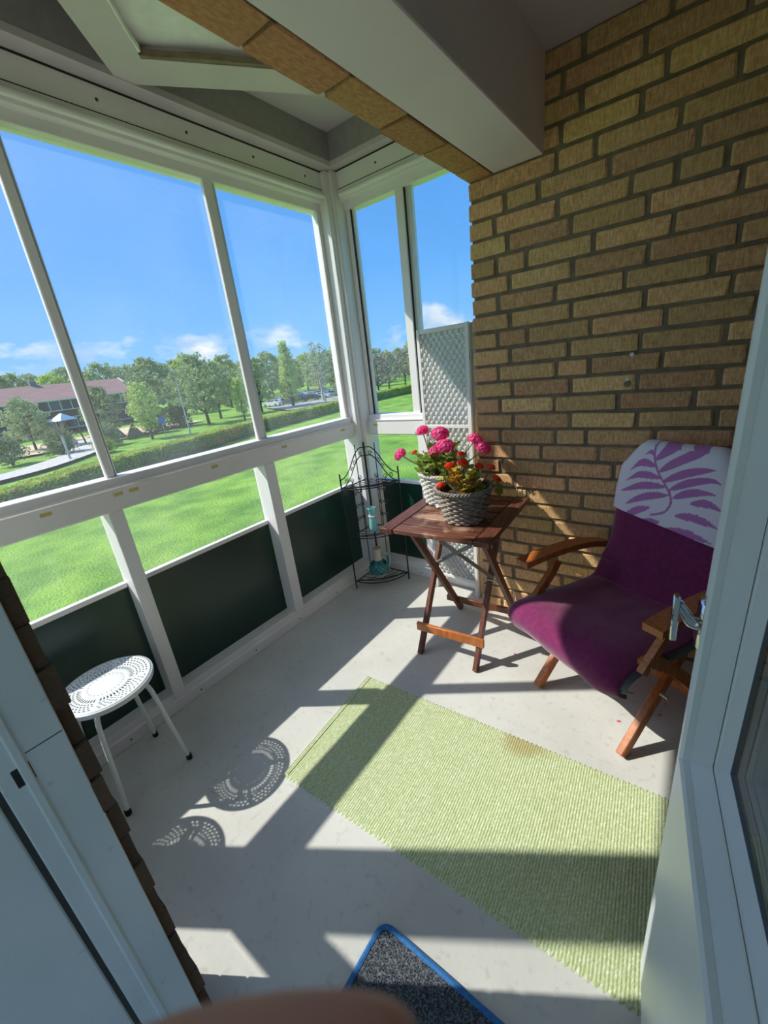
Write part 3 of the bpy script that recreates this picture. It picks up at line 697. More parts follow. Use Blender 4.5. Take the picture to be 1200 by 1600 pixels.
for z in (.25, 1.4): sbox('hinge', 'steel', SW + .0, SW + .004, -.03, .006, z, z + .045)

# ------------------------------------------------------------------ wire corner rack with vases
rk = thing('corner_shelf', 'black wrought iron corner rack in the window corner', 'shelf', (-1.74, 2.06, 0))
CX, CY = -1.745, 2.055; FL = (-1.755, 1.80); FR = (-1.49, 2.06)
def wire(nm, pts, r=.0032, par=rk, n=6): return MB().tube(pts, r, n).build(nm, 'black', par)
wire('post', [(CX, CY, 0), (CX, CY, .965)], .007); wire('post', [(*FL, 0), (*FL, .815)], .005); wire('post', [(*FR, 0), (*FR, .815)], .005)
wire('thin_post', [(CX, CY - .09, .04), (CX, CY - .09, .965)], .003); wire('thin_post', [(CX + .09, CY, .04), (CX + .09, CY, .965)], .003)
SHZ = (.055, .385, .72)
for z in SHZ:
    def arc(r, n=14): return [(CX + r * sin(t), CY - r * cos(t), z) for t in [i / (n - 1) * pi / 2 for i in range(n)]]
    f = wire('shelf_ring', [(CX, CY, z)] + arc(.255) + [(CX, CY, z)], .0038)
    for r in (.06, .10, .14, .18, .22): wire('shelf_wire', arc(r), .0022)
    g = wire('shelf_front', [(*FL, z), ((FL[0] + FR[0]) / 2 + .02, (FL[1] + FR[1]) / 2 - .02, z), (*FR, z)], .0035)
def spiral(ctr, ax, r, turns=1.35, flip=1, n=22):
    """wire curl in the vertical plane spanned by horizontal axis ax"""
    out = []
    for i in range(n):
        t = i / (n - 1); th = turns * 2 * pi * t; q = r * (1 - .78 * t)
        out.append((ctr[0] + ax[0] * flip * q * cos(th), ctr[1] + ax[1] * flip * q * cos(th), ctr[2] + q * sin(th)))
    return out
for (fx, fy), ax in ((FL, Vector((FL[0] - CX, FL[1] - CY)).normalized()), (FR, Vector((FR[0] - CX, FR[1] - CY)).normalized())):
    Lh = hypot(fx - CX, fy - CY); pt = lambda s, z: (CX + ax.x * s, CY + ax.y * s, z)
    for dz in (0, -.055):
        wire('arch', [pt(s, z + dz) for s, z in catmull([(0, .93), (.05, .935), (.10, .90), (.16, .825), (.21, .785), (Lh, .775)], 24)], .0035)
    for s, z, r, fl_ in ((.045, .895, .017, 1), (.105, .85, .018, -1), (.135, .815, .016, 1), (.20, .755, .017, -1)): wire('curl', spiral(pt(s, z), ax, r, flip=fl_), .0022)
    for s in (.075, .15):
        wire('side_wire', [pt(s, SHZ[1]), pt(s, SHZ[2] + .02)], .0025)
        for z in (.47, .56, .65): wire('curl', spiral(pt(s + (.018 if s < .1 else -.018), z), ax, .018, flip=1 if s < .1 else -1), .0022)
        wire('curl', spiral(pt(s, .742), ax, .018), .0022)
va = thing('glass_vase', 'pale aqua glass bottle vase with beaded neck on the middle rack shelf', 'vase', (-1.655, 1.945, SHZ[1]))
VA = (-1.655, 1.945, SHZ[1] + .004)
MB().lathe([(.022, 0), (.027, .006), (.028, .03), (.024, .08), (.0185, .105), (.0175, .125), (.02, .14), (.030, .165), (.028, .167), (.018, .14), (.016, .12)], 28, VA, True, False).build('bottle', 'aqua', va, 60)
bd = MB()
for j in range(10):
    t = 2 * pi * j / 10; bd.lathe([(.001, -.006), (.005, -.004), (.0065, 0), (.005, .004), (.001, .006)], 8, (VA[0] + .022 * cos(t), VA[1] + .022 * sin(t), VA[2] + .108))
bd.build('neck_beads', 'rope', va)
JG = (-1.64, 1.93, SHZ[0] + .004)
jg = thing('ceramic_jug', 'teal patterned ceramic jug with loop handle on the lowest rack shelf', 'jug', JG)
MB().lathe([(.035, 0), (.048, .012), (.064, .035)], 32, JG, True, False).build('foot', 'cream', jg, 60)
MB().lathe([(.064, .035), (.069, .055), (.068, .075), (.056, .10), (.038, .118), (.031, .128)], 32, JG, False, False).build('belly', 'teal', jg, 60)
MB().lathe([(.031, .128), (.0275, .15), (.0275, .20), (.0305, .212), (.028, .212), (.024, .19), (.023, .13)], 28, JG, False, False).build('neck', 'cream', jg, 60)
MB().tube(catmull([(JG[0] + .028, JG[1] + .01, JG[2] + .165), (JG[0] + .055, JG[1] + .02, JG[2] + .178), (JG[0] + .078, JG[1] + .03, JG[2] + .15), (JG[0] + .075, JG[1] + .028, JG[2] + .10), (JG[0] + .058, JG[1] + .02, JG[2] + .075)], 18), .0065, 10).build('handle', 'teal2', jg)
dots = MB()
for i, (z, r) in enumerate(((.048, .0685), (.064, .0692), (.08, .0655), (.095, .0595))):
    for j in range(13):
        t = 2 * pi * (j + .5 * (i % 2)) / 13; d = Vector((cos(t), sin(t), (0, .05, .35, .55)[i])).normalized()
        c = Vector((JG[0] + r * cos(t), JG[1] + r * sin(t), JG[2] + z)); x = d.cross(Vector((0, 0, 1))).normalized(); y = x.cross(d)
        dots.tube([c + d * .001 + (x * cos(q) + y * sin(q)) * .0055 for q in [k * 2 * pi / 10 for k in range(10)]], .0014, 5, closed=True)
dots.build('ring_pattern', 'teal2', jg)

# ------------------------------------------------------------------ folding armchair
CO = Vector((-.257, 1.397)); CA = Vector((.882, -.471)); CB = Vector((.471, .882))
def cw(u, v, z): return (CO.x + CA.x * u + CB.x * v, CO.y + CA.y * u + CB.y * v, z)
ch = thing('folding_armchair', 'reclining teak folding armchair standing by the brick wall', 'armchair', (CO.x + CB.x * .25, CO.y + CB.y * .25, 0))
def cbar(nm, p0, p1, wd, th, c=.003): 
    q0, q1 = Vector(cw(*p0)), Vector(cw(*p1)); side = Vector((CA.x, CA.y, 0)); d = (q1 - q0).normalized(); up = d.cross(side)
    return MB().bar(q0, q1, wd, th, up, c).build(nm, 'cwood', ch)
def cslab(nm, vz, th, u0, u1, n=18):
    """curved slab: centre line vz in the side plane, thickness th, from u0 to u1"""
    pts = catmull(vz, n); mb = MB(); vs = []; fs = []
    for i, (v, z) in enumerate(pts):
        a = pts[max(i - 1, 0)]; c = pts[min(i + 1, n - 1)]; t = Vector((c[0] - a[0], c[1] - a[1])).normalized(); nn = Vector((-t.y, t.x))
        tk = th[i * len(th) // n] if isinstance(th, list) else th
        for s, u in ((1, u0), (1, u1), (-1, u1), (-1, u0)): vs.append(cw(u, v + nn.x * tk / 2 * s, z + nn.y * tk / 2 * s))
    for i in range(n - 1):
        for q in range(4): fs.append((i * 4 + q, i * 4 + (q + 1) % 4, i * 4 + 4 + (q + 1) % 4, i * 4 + 4 + q))
    fs += [(0, 1, 2, 3), (n * 4 - 4, n * 4 - 1, n * 4 - 2, n * 4 - 3)]
    return mb.add(vs, fs).build(nm, 'cwood', ch, 30)
for s in (-1, 1):
    u = .2 * s
    cbar('leg', (u, 0, .008), (u, .345, .405), .026, .044)                                                        # front foot, rising to the back
    cslab('rear_leg', [(.0, .43), (.07, .415), (.2, .31), (.34, .17), (.47, .012)], .042, u + s * .018, u + s * .040)
    cslab('arm_support', [(.14, .575), (.10, .52), (.05, .47), (-.01, .41)], .036, u + s * .030, u + s * .052)
    cslab('armrest', [(-.03, .600), (.06, .606), (.2, .604), (.33, .59), (.46, .555)], .026, s * .238, s * .30)
    cslab('back_rail', [(.40, .36), (.45, .50), (.475, .65), (.495, .80), (.50, .92)], .026, s * .165, s * .19)
    MB().tube([cw(u + s * .018, .155, .225), cw(u + s * .046, .155, .225)], .006, 10).build('pivot_bolt', 'steel', ch)
    MB().tube([cw(u + s * .03, .02, .425), cw(u + s * .057, .02, .425)], .005, 10).build('pivot_bolt', 'steel', ch)
    cbar('seat_rail', (s * .18, -.03, .372), (s * .18, .38, .365), .024, .03)
cbar('stretcher', (-.19, .065, .085), (.19, .065, .085), .022, .04)
cbar('stretcher', (-.21, .42, .07), (.21, .42, .07), .022, .036)
for i in range(6): cbar('seat_slat', (-.19, .0 + i * .066, .385), (.19, .0 + i * .066, .385), .05, .014)
for i in range(7):
    t = i / 6; cbar('back_slat', (-.17, .462 + .045 * t, .53 + .37 * t), (.17, .462 + .045 * t, .53 + .37 * t), .04, .012)

PROF = [(-.055, .330), (-.092, .362), (-.098, .398), (-.062, .428), (.03, .428), (.14, .418), (.26, .412), (.35, .414), (.392, .432), (.412, .48), (.425, .56), (.445, .68), (.462, .80), (.474, .90), (.480, .965), (.490, .998), (.505, 1.0), (.515, .975), (.515, .90), (.512, .82)]
PS = catmull(PROF, 181)
def cushion_pt(uu, tt, off=0, wob=1):
    """point on the padded cover: uu across 0..1, tt along the profile 0..1"""
    f = tt * 180; i = min(int(f), 179); q = f - i
    v = PS[i][0] * (1 - q) + PS[i + 1][0] * q; z = PS[i][1] * (1 - q) + PS[i + 1][1] * q
    tx, tz = PS[i + 1][0] - PS[i][0], PS[i + 1][1] - PS[i][1]; l = hypot(tx, tz) or 1; nv_, nz_ = -tz / l, tx / l
    bk = smoothstep(.42, .62, z)                    # how far up the back
    u0 = -.268 * (1 - bk) + -.222 * bk; u1 = .232 * (1 - bk) + .226 * bk
    u = u0 + (u1 - u0) * uu
    edge = min(uu, 1 - uu); puff = .022 * (1 - (1 - min(edge / .18, 1)) ** 2) if z < .5 else .016 * (1 - (1 - min(edge / .15, 1)) ** 2)
    wr = (mnoise.noise(Vector((u * 7, tt * 9, 1.3))) * .012 + mnoise.noise(Vector((u * 16, tt * 22, 4))) * .004) * wob
    fold = .014 * math.exp(-((v - .40) / .03) ** 2) * (1 if z < .5 else 0)
    d = off + puff + wr * (1 if z < .5 else .5) - fold
    zz = z + nz_ * d; vv = v + nv_ * d
    if z > .8: zz -= smoothstep(.12, .235, abs(u + .0)) * .085 * smoothstep(.8, 1.0, z)
    if z < .5 and v < .05: zz -= .022 * (uu - .3) * smoothstep(.05, -.09, v)
    return cw(u, vv, zz)
cs = thing('seat_cushion', 'maroon fleece cushion covering the armchair seat and back', 'cushion', cw(0, .2, .42))
cov = MB().grid(lambda a, c: cushion_pt(a, c), 44, 120).build('cover', 'maroon', cs, 80)
sd_ = cov.modifiers.new('thickness', 'SOLIDIFY'); sd_.thickness = .014; sd_.offset = -1
lin_ = MB().grid(lambda a, c: cushion_pt(-.012 + a * 1.03, c * .93, -.022), 30, 90).build('lining', 'lining', cs, 80)
sd_ = lin_.modifiers.new('thickness', 'SOLIDIFY'); sd_.thickness = .004; sd_.offset = -1

# printed throw over the top of the back
STEM = [(-.088, 1.03), (-.088, 1.009), (-.074, .967), (-.052, .922), (-.022, .883), (.002, .848), (.010, .814), (-.006, .778), (-.053, .754)]
FROND = [(-.078, .975, -.115, .978), (-.066, .946, -.165, .934), (-.042, .903, -.178, .884), (-.017, .875, -.195, .822), (-.002, .846, -.164, .772), (-.062, .782, -.171, .697), (-.016, .735, -.111, .684), (-.072, .967, .028, 1.015), (-.053, .926, .101, 1.005), (-.032, .89, .134, .964), (-.004, .865, .16, .935), (.012, .837, .15, .883), (.075, .831, .18, .831), (.032, .775, .18, .766), (-.01, .706, .17, .71), (.17, .97, .225, 1.0), (.17, .90, .225, .93), (.19, .80, .23, .82)]
WHT = lin((236, 228, 238)); LIL = lin((190, 122, 182))
STS = catmull(STEM, 40)
def print_col(u, z):
    for a, c in zip(STS[:-1], STS[1:]):
        dx, dz = c[0] - a[0], c[1] - a[1]; t = max(0, min(1, ((u - a[0]) * dx + (z - a[1]) * dz) / (dx * dx + dz * dz + 1e-12)))
        if hypot(u - a[0] - dx * t, z - a[1] - dz * t) < .0042: return LIL
    for a0, z0, a1, z1 in FROND:
        dx, dz = a1 - a0, z1 - z0; l2 = dx * dx + dz * dz; t = ((u - a0) * dx + (z - z0) * dz) / l2
        if 0 < t < 1:
            l = sqrt(l2); dist = ((u - a0) * -dz + (z - z0) * dx) / l; dist += .012 * sin(pi * t) * (1 if a1 > a0 else -1) * -1
            if abs(dist) < .0150 * sin(pi * t ** .8) ** .7 * min(1, l / .11): return LIL
    return WHT
tw = MB(); NU, NV = 190, 190
tw_uz = []
def prof_z(tt):
    f = tt * 180; i = min(int(f), 179); return PS[i][1] * (1 - f + i) + PS[i + 1][1] * (f - i)
def throw_pt(a, c):
    t0 = .607 - .022 * a; tt = t0 + (.985 - t0) * c
    p = cushion_pt(.0 + a * 1.0, tt, .010, .6); P_ = Vector(p) - Vector((CO.x, CO.y, 0))
    tw_uz.append((P_.x * CA.x + P_.y * CA.y, prof_z(tt) if tt < .79 else 2.0 - prof_z(tt)))
    return p
tw.grid(throw_pt, NU, NV)
tm = tw.mesh('throw_blanket', 80)
ca = tm.color_attributes.new('print', 'FLOAT_COLOR', 'POINT')
for i, (u, z) in enumerate(tw_uz): ca.data[i].color = (*print_col(u, z), 1)
th = put(tm, 'throw_blanket', 'throw'); tag(th, 'white throw with lilac palm leaf print hung over the chair back', 'blanket')
sd_ = th.modifiers.new('thickness', 'SOLIDIFY'); sd_.thickness = .006; sd_.offset = 1

# ------------------------------------------------------------------ rug, doormat
C00 = Vector((-1.113, .588)); C01 = Vector((-1.152, 1.165)); RL = 1.60; ang = radians(2.2)
rx = Vector((cos(ang), sin(ang))); nrib = 188; per = 4
def rug_pt(a, c):
    i = a * nrib * per; ph = (i % per) / per; h = .0038 + .0011 * sin(2 * pi * ph); s = a * RL
    p = C00 + (C01 - C00) * c + rx * s
    sc_ = .004 * sin(2 * pi * a * nrib / 2) if (c < .001 or c > .999) else 0
    wave = .002 * mnoise.noise(Vector((s * 3, c * 2, 0)))
    hem = .0015 if a < .012 else 0
    q = (C01 - C00).normalized() * sc_ * (1 if c > .5 else -1)
    edge = 0 if (c < .001 or c > .999 or a < 1e-4 or a > .9999) else 1
    return (p.x + q.x, p.y + q.y, .0005 + (h + hem + abs(wave)) * edge)
rg = MB().grid(rug_pt, nrib * per, 110)
rme = rg.mesh('rug', 60); ca = rme.color_attributes.new('print', 'FLOAT_COLOR', 'POINT')
G1 = lin((188, 198, 150)); G2 = lin((216, 221, 194)); G3 = lin((168, 182, 128)); ST = lin((158, 132, 62))
rr = random.Random(5)
for i, p in enumerate(rg.v):
    q = rr.random(); c = G1 if q < .62 else (G3 if q < .82 else G2)
    d = hypot((p[0] + .40) / .13, (p[1] - 1.175) / .07) + mnoise.noise(Vector((p[0] * 14, p[1] * 14, 0))) * .5; k = .55 * (1 - smoothstep(.35, 1.0, d))
    ca.data[i].color = (*[c[j] * (1 - k) + ST[j] * k for j in range(3)], 1)
rug = put(rme, 'rug', 'rug'); tag(rug, 'pale green ribbed cotton rug lying on the concrete', 'rug')

dm = thing('doormat', 'dark grey doormat with blue bound edge at the doorway', 'doormat', (-.23, .26, 0))
def rrect(x0, x1, y0, y1, r, n=7):
    out = []
    for cx, cy, a0 in ((x1 - r, y1 - r, 0), (x0 + r, y1 - r, pi / 2), (x0 + r, y0 + r, pi), (x1 - r, y0 + r, 1.5 * pi)):
        for i in range(n + 1): t = a0 + i / n * pi / 2; out.append((cx + r * cos(t), cy + r * sin(t)))
    return out
mx0, mx1, my0, my1 = -.535, .02, .072, .452
MB().prism(rrect(mx0 + .008, mx1 - .008, my0 + .008, my1 - .008, .03), 2, .001, .010).build('pile', 'mat_pile', dm)
MB().tube([(x, y, .006) for x, y in rrect(mx0 + .008, mx1 - .008, my0 + .008, my1 - .008, .03)], .0085, 8, closed=True).build('edge_binding', 'mat_edge', dm)
tf = MB(); r_ = random.Random(2)
for i in range(9000):
    x, y = r_.uniform(mx0 + .017, mx1 - .017), r_.uniform(my0 + .017, my1 - .017)
    if hypot(max(abs(x - (mx0 + mx1) / 2) - ((mx1 - mx0) / 2 - .04), 0), max(abs(y - (my0 + my1) / 2) - ((my1 - my0) / 2 - .04), 0)) > .026: continue
    a = r_.uniform(0, 3.14); dx, dy = .0016 * cos(a), .0016 * sin(a); lx, ly = r_.uniform(-.002, .002), r_.uniform(-.002, .002)
    tf.add([(x - dx, y - dy, .0095), (x + dx, y + dy, .0095), (x + lx, y + ly, .0135)], [(0, 1, 2)])
o = tf.build('tufts', 'mat_pile', dm); o['kind'] = 'stuff'

# ------------------------------------------------------------------ perforated stools
def stool_mesh_parts(root):
    R = .152; Z = .45; NT = 104
    radii = [0, .02, .04, .056, .0605, .066, .078, .092, .0985, .104, .1092, .1147, .120, .1255, .131, .1365, .144, R]
    holes = {3: 4, 6: 2, 8: 2, 10: 2, 12: 2, 14: 2}
    vs = []; fs = []; k = len(radii)
    for r in radii:
        for j in range(NT): vs.append((r * cos(2 * pi * j / NT), r * sin(2 * pi * j / NT), Z - .004 * (1 - smoothstep(.10, .14, r)) - (.004 if r > .15 else 0)))
    for i in range(k - 1):
        for j in range(NT):
            if i in holes and (j + (1 if i in (10, 14) else 0)) % holes[i] == 0 and not (i > 5 and (j % 26) in (0, 1)): continue
            fs.append((i * NT + j, i * NT + (j + 1) % NT, (i + 1) * NT + (j + 1) % NT, (i + 1) * NT + j))
    me = MB().add(vs, fs).mesh('seat', 40); me.materials.append(M['stool'])
    o = bpy.data.objects.new('seat', me); COL.objects.link(o); o.parent = root
    s_ = o.modifiers.new('thickness', 'SOLIDIFY'); s_.thickness = .0025; s_.offset = -1
    rim = MB().lathe([(R - .002, Z - .002), (R + .002, Z - .004), (R + .003, Z - .012), (R + .001, Z - .022), (R - .001, Z - .022), (R - .001, Z - .006)], 64, (0, 0, 0), False, False)
    o = rim.build('seat_rim', 'stool'); o.parent = root
    for rot in (0, pi / 2):
        c, s = cos(rot), sin(rot)
        dz = 0 if rot == 0 else -.0
        prof = [(-.175, .012), (-.158, .15), (-.140, .31), (-.128, .385), (-.105, .418), (-.06, .432 - dz), (.06, .432 - dz), (.105, .418), (.128, .385), (.140, .31), (.158, .15), (.175, .012)]
        o = MB().tube([(x * c, x * s, z - (.0 if rot == 0 else .016 if abs(x) < .1 else 0)) for x, z in catmull(prof, 60)], .0085, 10).build('leg_tube', 'stool'); o.parent = root
        for x in (-.1765, .1765):
            o = MB().lathe([(.010, 0), (.0115, .004), (.011, .022), (.009, .024)], 12, (x * c, x * s, 0)).build('foot_cap', 'rubber'); o.parent = root
    w_ = MB().lathe([(.115, .424), (.118, .428), (.121, .424), (.118, .420), (.115, .424)], 40, (0, 0, 0), False, False).build('brace_ring', 'stool'); w_.parent = root
stl = thing('stool', 'white perforated metal stool by the dark green panel', 'stool', (-1.628, .295, 0), radians(50), local=True)
stool_mesh_parts(stl)
st2 = copy_tree(stl); st2.location = (-1.56, -.045, 0); st2.rotation_euler = (0, 0, radians(20))
st2['label'] = 'second perforated stool beside the door jamb, seen by its dotted shadow'
for s_ in (stl, st2): s_['group'] = 'perforated stools'

# ------------------------------------------------------------------ fallen petals
pm = MB().add([(0, 0, .001), (.012, -.006, .003), (.022, 0, .001), (.012, .007, .004), (.011, 0, .0015)], [(0, 1, 4), (1, 2, 4), (2, 3, 4), (3, 0, 4)]).mesh('fallen_petal', 60); pm.materials.append(M['pink'])
for i, (x, y) in enumerate(((.021, 1.645), (.016, 1.565), (-.03, 1.45), (-.105, 1.47), (-.60, 1.66))):
    o = bpy.data.objects.new('fallen_petal', pm); COL.objects.link(o); o.location = (x, y, .0005); o.rotation_euler = (0, 0, i * 1.3); o.scale = (.8,) * 3
    tag(o, ('tiny red petal in the shade behind the front armchair leg', 'tiny red petal just behind the front armchair leg', 'tiny red petal beside the front armchair leg', 'tiny red petal on sunlit concrete between the armchair legs', 'tiny red petal fallen under the folding table')[i], 'petal', 'fallen petals on the floor')

# ------------------------------------------------------------------ outdoors
GZ = -5.0
lawn = MB().grid(lambda a, c: (-260 + 330 * a, -120 + 360 * c, GZ + .25 * mnoise.noise(Vector((a * 9, c * 9, 0))) * smoothstep(0, .1, min(a, c))), 60, 60).build('ground', 'grass', None, 80)
tag(lawn, 'wide sunlit green lawn below the balcony', None, None, 'structure')
def strip(name, pts, hw, z, mt):
    mb = MB(); pts = catmull(pts, 40); vs = []
    for i, p in enumerate(pts):
        a = Vector(pts[max(i - 1, 0)]); c = Vector(pts[min(i + 1, 39)]); t = (c - a).normalized(); n_ = Vector((-t.y, t.x))
        vs += [(p[0] + n_.x * hw, p[1] + n_.y * hw, z), (p[0] - n_.x * hw, p[1] - n_.y * hw, z)]
    return mb.add(vs, [(2 * i, 2 * i + 1, 2 * i + 3, 2 * i + 2) for i in range(39)]).build(name, mt)
tag(strip('path', [(-47, -40), (-51, -10), (-53, 7), (-57, 14), (-65, 20), (-80, 25)], 2.2, GZ + .33, 'path'), 'grey gravel path behind the hedge', None, None, 'structure')
tag(strip('road', [(-70, 56), (-64, 70), (-58, 86), (-52, 104)], 9, GZ + .34, 'asphalt'), 'grey asphalt parking area behind the hedge', None, None, 'structure')
tag(strip('playground', [(-86, 5), (-78, 22), (-80, 30), (-84, 40)], 9, GZ + .32, 'sand'), 'sandy playground in front of the long building', None, None, 'structure')

def leaves(mb, c, rad, n, size, r, flat=1.0):
    for _ in range(n):
        d = Vector((r.gauss(0, 1), r.gauss(0, 1), r.gauss(0, 1))); d.normalize(); q = r.random() ** .5
        p = Vector(c) + Vector((d.x * rad, d.y * rad, d.z * rad * flat)) * q
        a = Vector((r.gauss(0, 1), r.gauss(0, 1), r.gauss(0, 1))).normalized(); b2 = a.orthogonal().normalized(); s = size * r.uniform(.6, 1.3)
        c2 = a.cross(b2); mb.add([p - b2 * s, p + c2 * s * .6, p + b2 * s, p - c2 * s * .6], [(0, 1, 2, 3)])

def raw(mb, name, mt):
    me = bpy.data.meshes.new(name); me.from_pydata(mb.v, [], mb.f); me.materials.append(M[mt]); return me

def tree_parts(h, cw_, base, lm, bm, seed, nb=90, per=46, leaf=.22, shape='round', clump=.17, trunk=None):
    """meshes of one tree standing at the origin: trunk with boughs, crown of leaves"""
    r = random.Random(seed); tk = MB(); cr_ = MB(); tr = trunk or h * .022
    top = h * (.92 if shape == 'cone' else .72)
    axis = [(r.uniform(-.02, .02) * h * t, r.uniform(-.02, .02) * h * t, top * t) for t in [i / 6 for i in range(7)]]
    tk.tube(axis, [tr * (1.25 - 1.1 * i / 6) for i in range(7)], 7)
    for i in range(nb):
        t = (i + .5) / nb; a = i * 2.39996 + r.uniform(-.3, .3)
        z = base + (h - base) * t
        if shape == 'round': w_ = cw_ * sqrt(max(.05, 1 - (2 * t - .9) ** 2 / 1.25))
        elif shape == 'cone': w_ = cw_ * (1.02 - t) ** .8 * (1 if t > .12 else .6)
        else: w_ = cw_ * (.35 + .65 * sin(pi * min(1, t * 1.05)) ** .6)
        q = w_ * sqrt(r.uniform(.12, 1)); c = (q * cos(a), q * sin(a), z + r.uniform(-.03, .03) * h)
        leaves(cr_, c, clump * cw_ * r.uniform(.8, 1.4), per, leaf, r, .75)
        if i % 4 == 0:
            z0 = max(base * .8, z - q * .9 - .3); z0 = min(z0, top * .95); k = z0 / top
            tk.tube([(0, 0, z0), (c[0] * .5, c[1] * .5, (z0 + z) / 2 + .1), c], [tr * .5 * (1.1 - k * .7), tr * .3 * (1.1 - k * .7), tr * .12], 5)
    return raw(tk, 'trunk', bm), raw(cr_, 'crown', lm)

def tree(name, label, loc, parts, sc=1.0, rz=0, group=None):
    o = thing(name, label, 'tree', (loc[0], loc[1], GZ), rz, group, local=True); o.scale = (sc,) * 3
    for nm, me in zip(('trunk', 'crown'), parts):
        p = bpy.data.objects.new(nm, me); COL.objects.link(p); p.parent = o
    return o
S_ = 1.6
def near(x, y): return (x * S_, y * S_)
tA = tree_parts(9.6, 4.0, 2.6, 'tl_a', 'bark', 1); tB = tree_parts(9.4, 3.4, 2.2, 'tl_a', 'bark', 2); tC = tree_parts(7.6, 2.0, 1.8, 'tl_b', 'bark', 3, 60, 36, .2, 'oval', .3)
tD = tree_parts(11.0, 3.9, 2.6, 'tl_a', 'bark', 4, 100); tE = tree_parts(6.9, 1.25, 1.6, 'tl_b', 'bark', 5, 55, 34, .17, 'oval', .36)
tF = tree_parts(12.5, 2.9, 2.0, 'tl_b', 'bark', 6, 100, 40, .22, 'cone', .25); tG = tree_parts(12.2, 3.0, 3.4, 'tl_c', 'bark_w', 7, 60, 22, .2, 'oval', .22); tH = tree_parts(8.4, 3.0, 2.2, 'tl_d', 'bark', 8, 70, 26, .2)
tree('apple_tree', 'broad round tree in front of the long building at the left edge', near(-48.6, 10.9), tA, .76)
tree('park_tree', 'round green tree right of the left window bar before the building', near(-46.9, 16.6), tB, .86)
tree('young_tree', 'light green young tree beside the triangular play huts', near(-38.6, 16.9), tC, 1.0)
tree('park_tree', 'spreading green tree behind the blue round sign', near(-47.5, 21.5), tB, 1.0, 1.2)
tree('park_tree', 'large dark trunked tree beside the tall lamp post', near(-41.4, 24.2), tD, 1.0)
tree('park_tree', 'green tree left of the slim bright young tree', near(-47, 29.2), tD, .92, 2.1)
tree('young_tree', 'slim bright green young tree behind the hedge', near(-37.9, 26.2), tE, 1.0)
tree('park_tree', 'grey green tree just right of the middle window bar', near(-44.6, 33.6), tB, 1.1, .6)
tree('conical_tree', 'tall pointed light green tree above the parked cars', near(-42.6, 37.2), tF, 1.0)
tree('birch_tree', 'tall sparse pale trunked birch above the parked cars', near(-42.2, 42.4), tG, 1.0)
tree('park_tree', 'green tree beside the corner post above the cars', near(-41.4, 46.2), tB, 1.0, 3)
tree('budding_tree', 'brownish budding tree nearest the corner post in the short window', near(-37.6, 49.3), tH, 1.0)
tree('budding_tree', 'brownish budding tree in the middle of the short window', near(-38.7, 53.5), tH, 1.05, 1.8)
tree('budding_tree', 'reddish bare tree by the bar of the short window', near(-44, 66), tH, 1.15, 3.6)
for i, (x, y) in enumerate(((-64, 34), (-62, 41), (-66, 48), (-56, 56), (-60, 64), (-64, 57), (-53, 66), (-46, 73), (-38, 78))):
    tree('park_tree', 'one of the green trees standing between the parking area and the woodland', near(x, y), (tA, tD, tB)[i % 3], 1.05 + .12 * (i % 2), i, 'trees behind the parking area')
# far tree line
FAR = [tree_parts(15, 5.2, 3, ('tl_a', 'tl_c', 'tl_a', 'tl_b')[i], 'bark', 20 + i, 70, 36, .42, ('round', 'round', 'oval', 'round')[i], .22) for i in range(4)]
r = random.Random(9)
for row, d in enumerate((158, 172, 186)):
    az = radians(-88) + row * radians(1.5)
    while az < radians(-14):
        hs = 1.12 if az < radians(-60) else (1.0 if az < radians(-42) else .80)
        dd = d + r.uniform(-1.0, 1.0)
        tree('woodland_tree', 'one of the woodland trees lining the horizon', (sin(az) * dd, cos(az) * dd), FAR[r.randrange(4)], hs * r.uniform(.84, 1.0), r.uniform(0, 6), 'woodland trees on the horizon')
        az += radians(4.6)

# clipped hedge along the lawn
HP = [(-22, -40), (-28, -16), (-32, -4), (-35, 4.6), (-39.5, 14), (-42, 22), (-45.6, 32.5), (-47, 43), (-48, 53), (-50, 64), (-50.5, 80), (-51, 96)]
hp = catmull(HP, 120)
hg = thing('hedge', 'long clipped yellow green hedge along the edge of the lawn', 'hedge', (HP[4][0], HP[4][1], GZ))
core = MB(); vs = []; lv = MB(); rh = random.Random(4)
for i, p in enumerate(hp):
    a = Vector(hp[max(i - 1, 0)]); c = Vector(hp[min(i + 1, 119)]); t = (c - a).normalized(); n_ = Vector((-t.y, t.x))
    for s, z in ((.85, .1), (.95, .8), (.8, 1.45), (-.8, 1.45), (-.95, .8), (-.85, .1)):
        vs.append((p[0] + n_.x * s, p[1] + n_.y * s, GZ + z + rh.uniform(-.08, .08)))
core.add(vs, [(i * 6 + q, i * 6 + q + 1, i * 6 + 7 + q, i * 6 + 6 + q) for i in range(119) for q in range(5)]); core.build('twigs', 'hedge_in', hg)
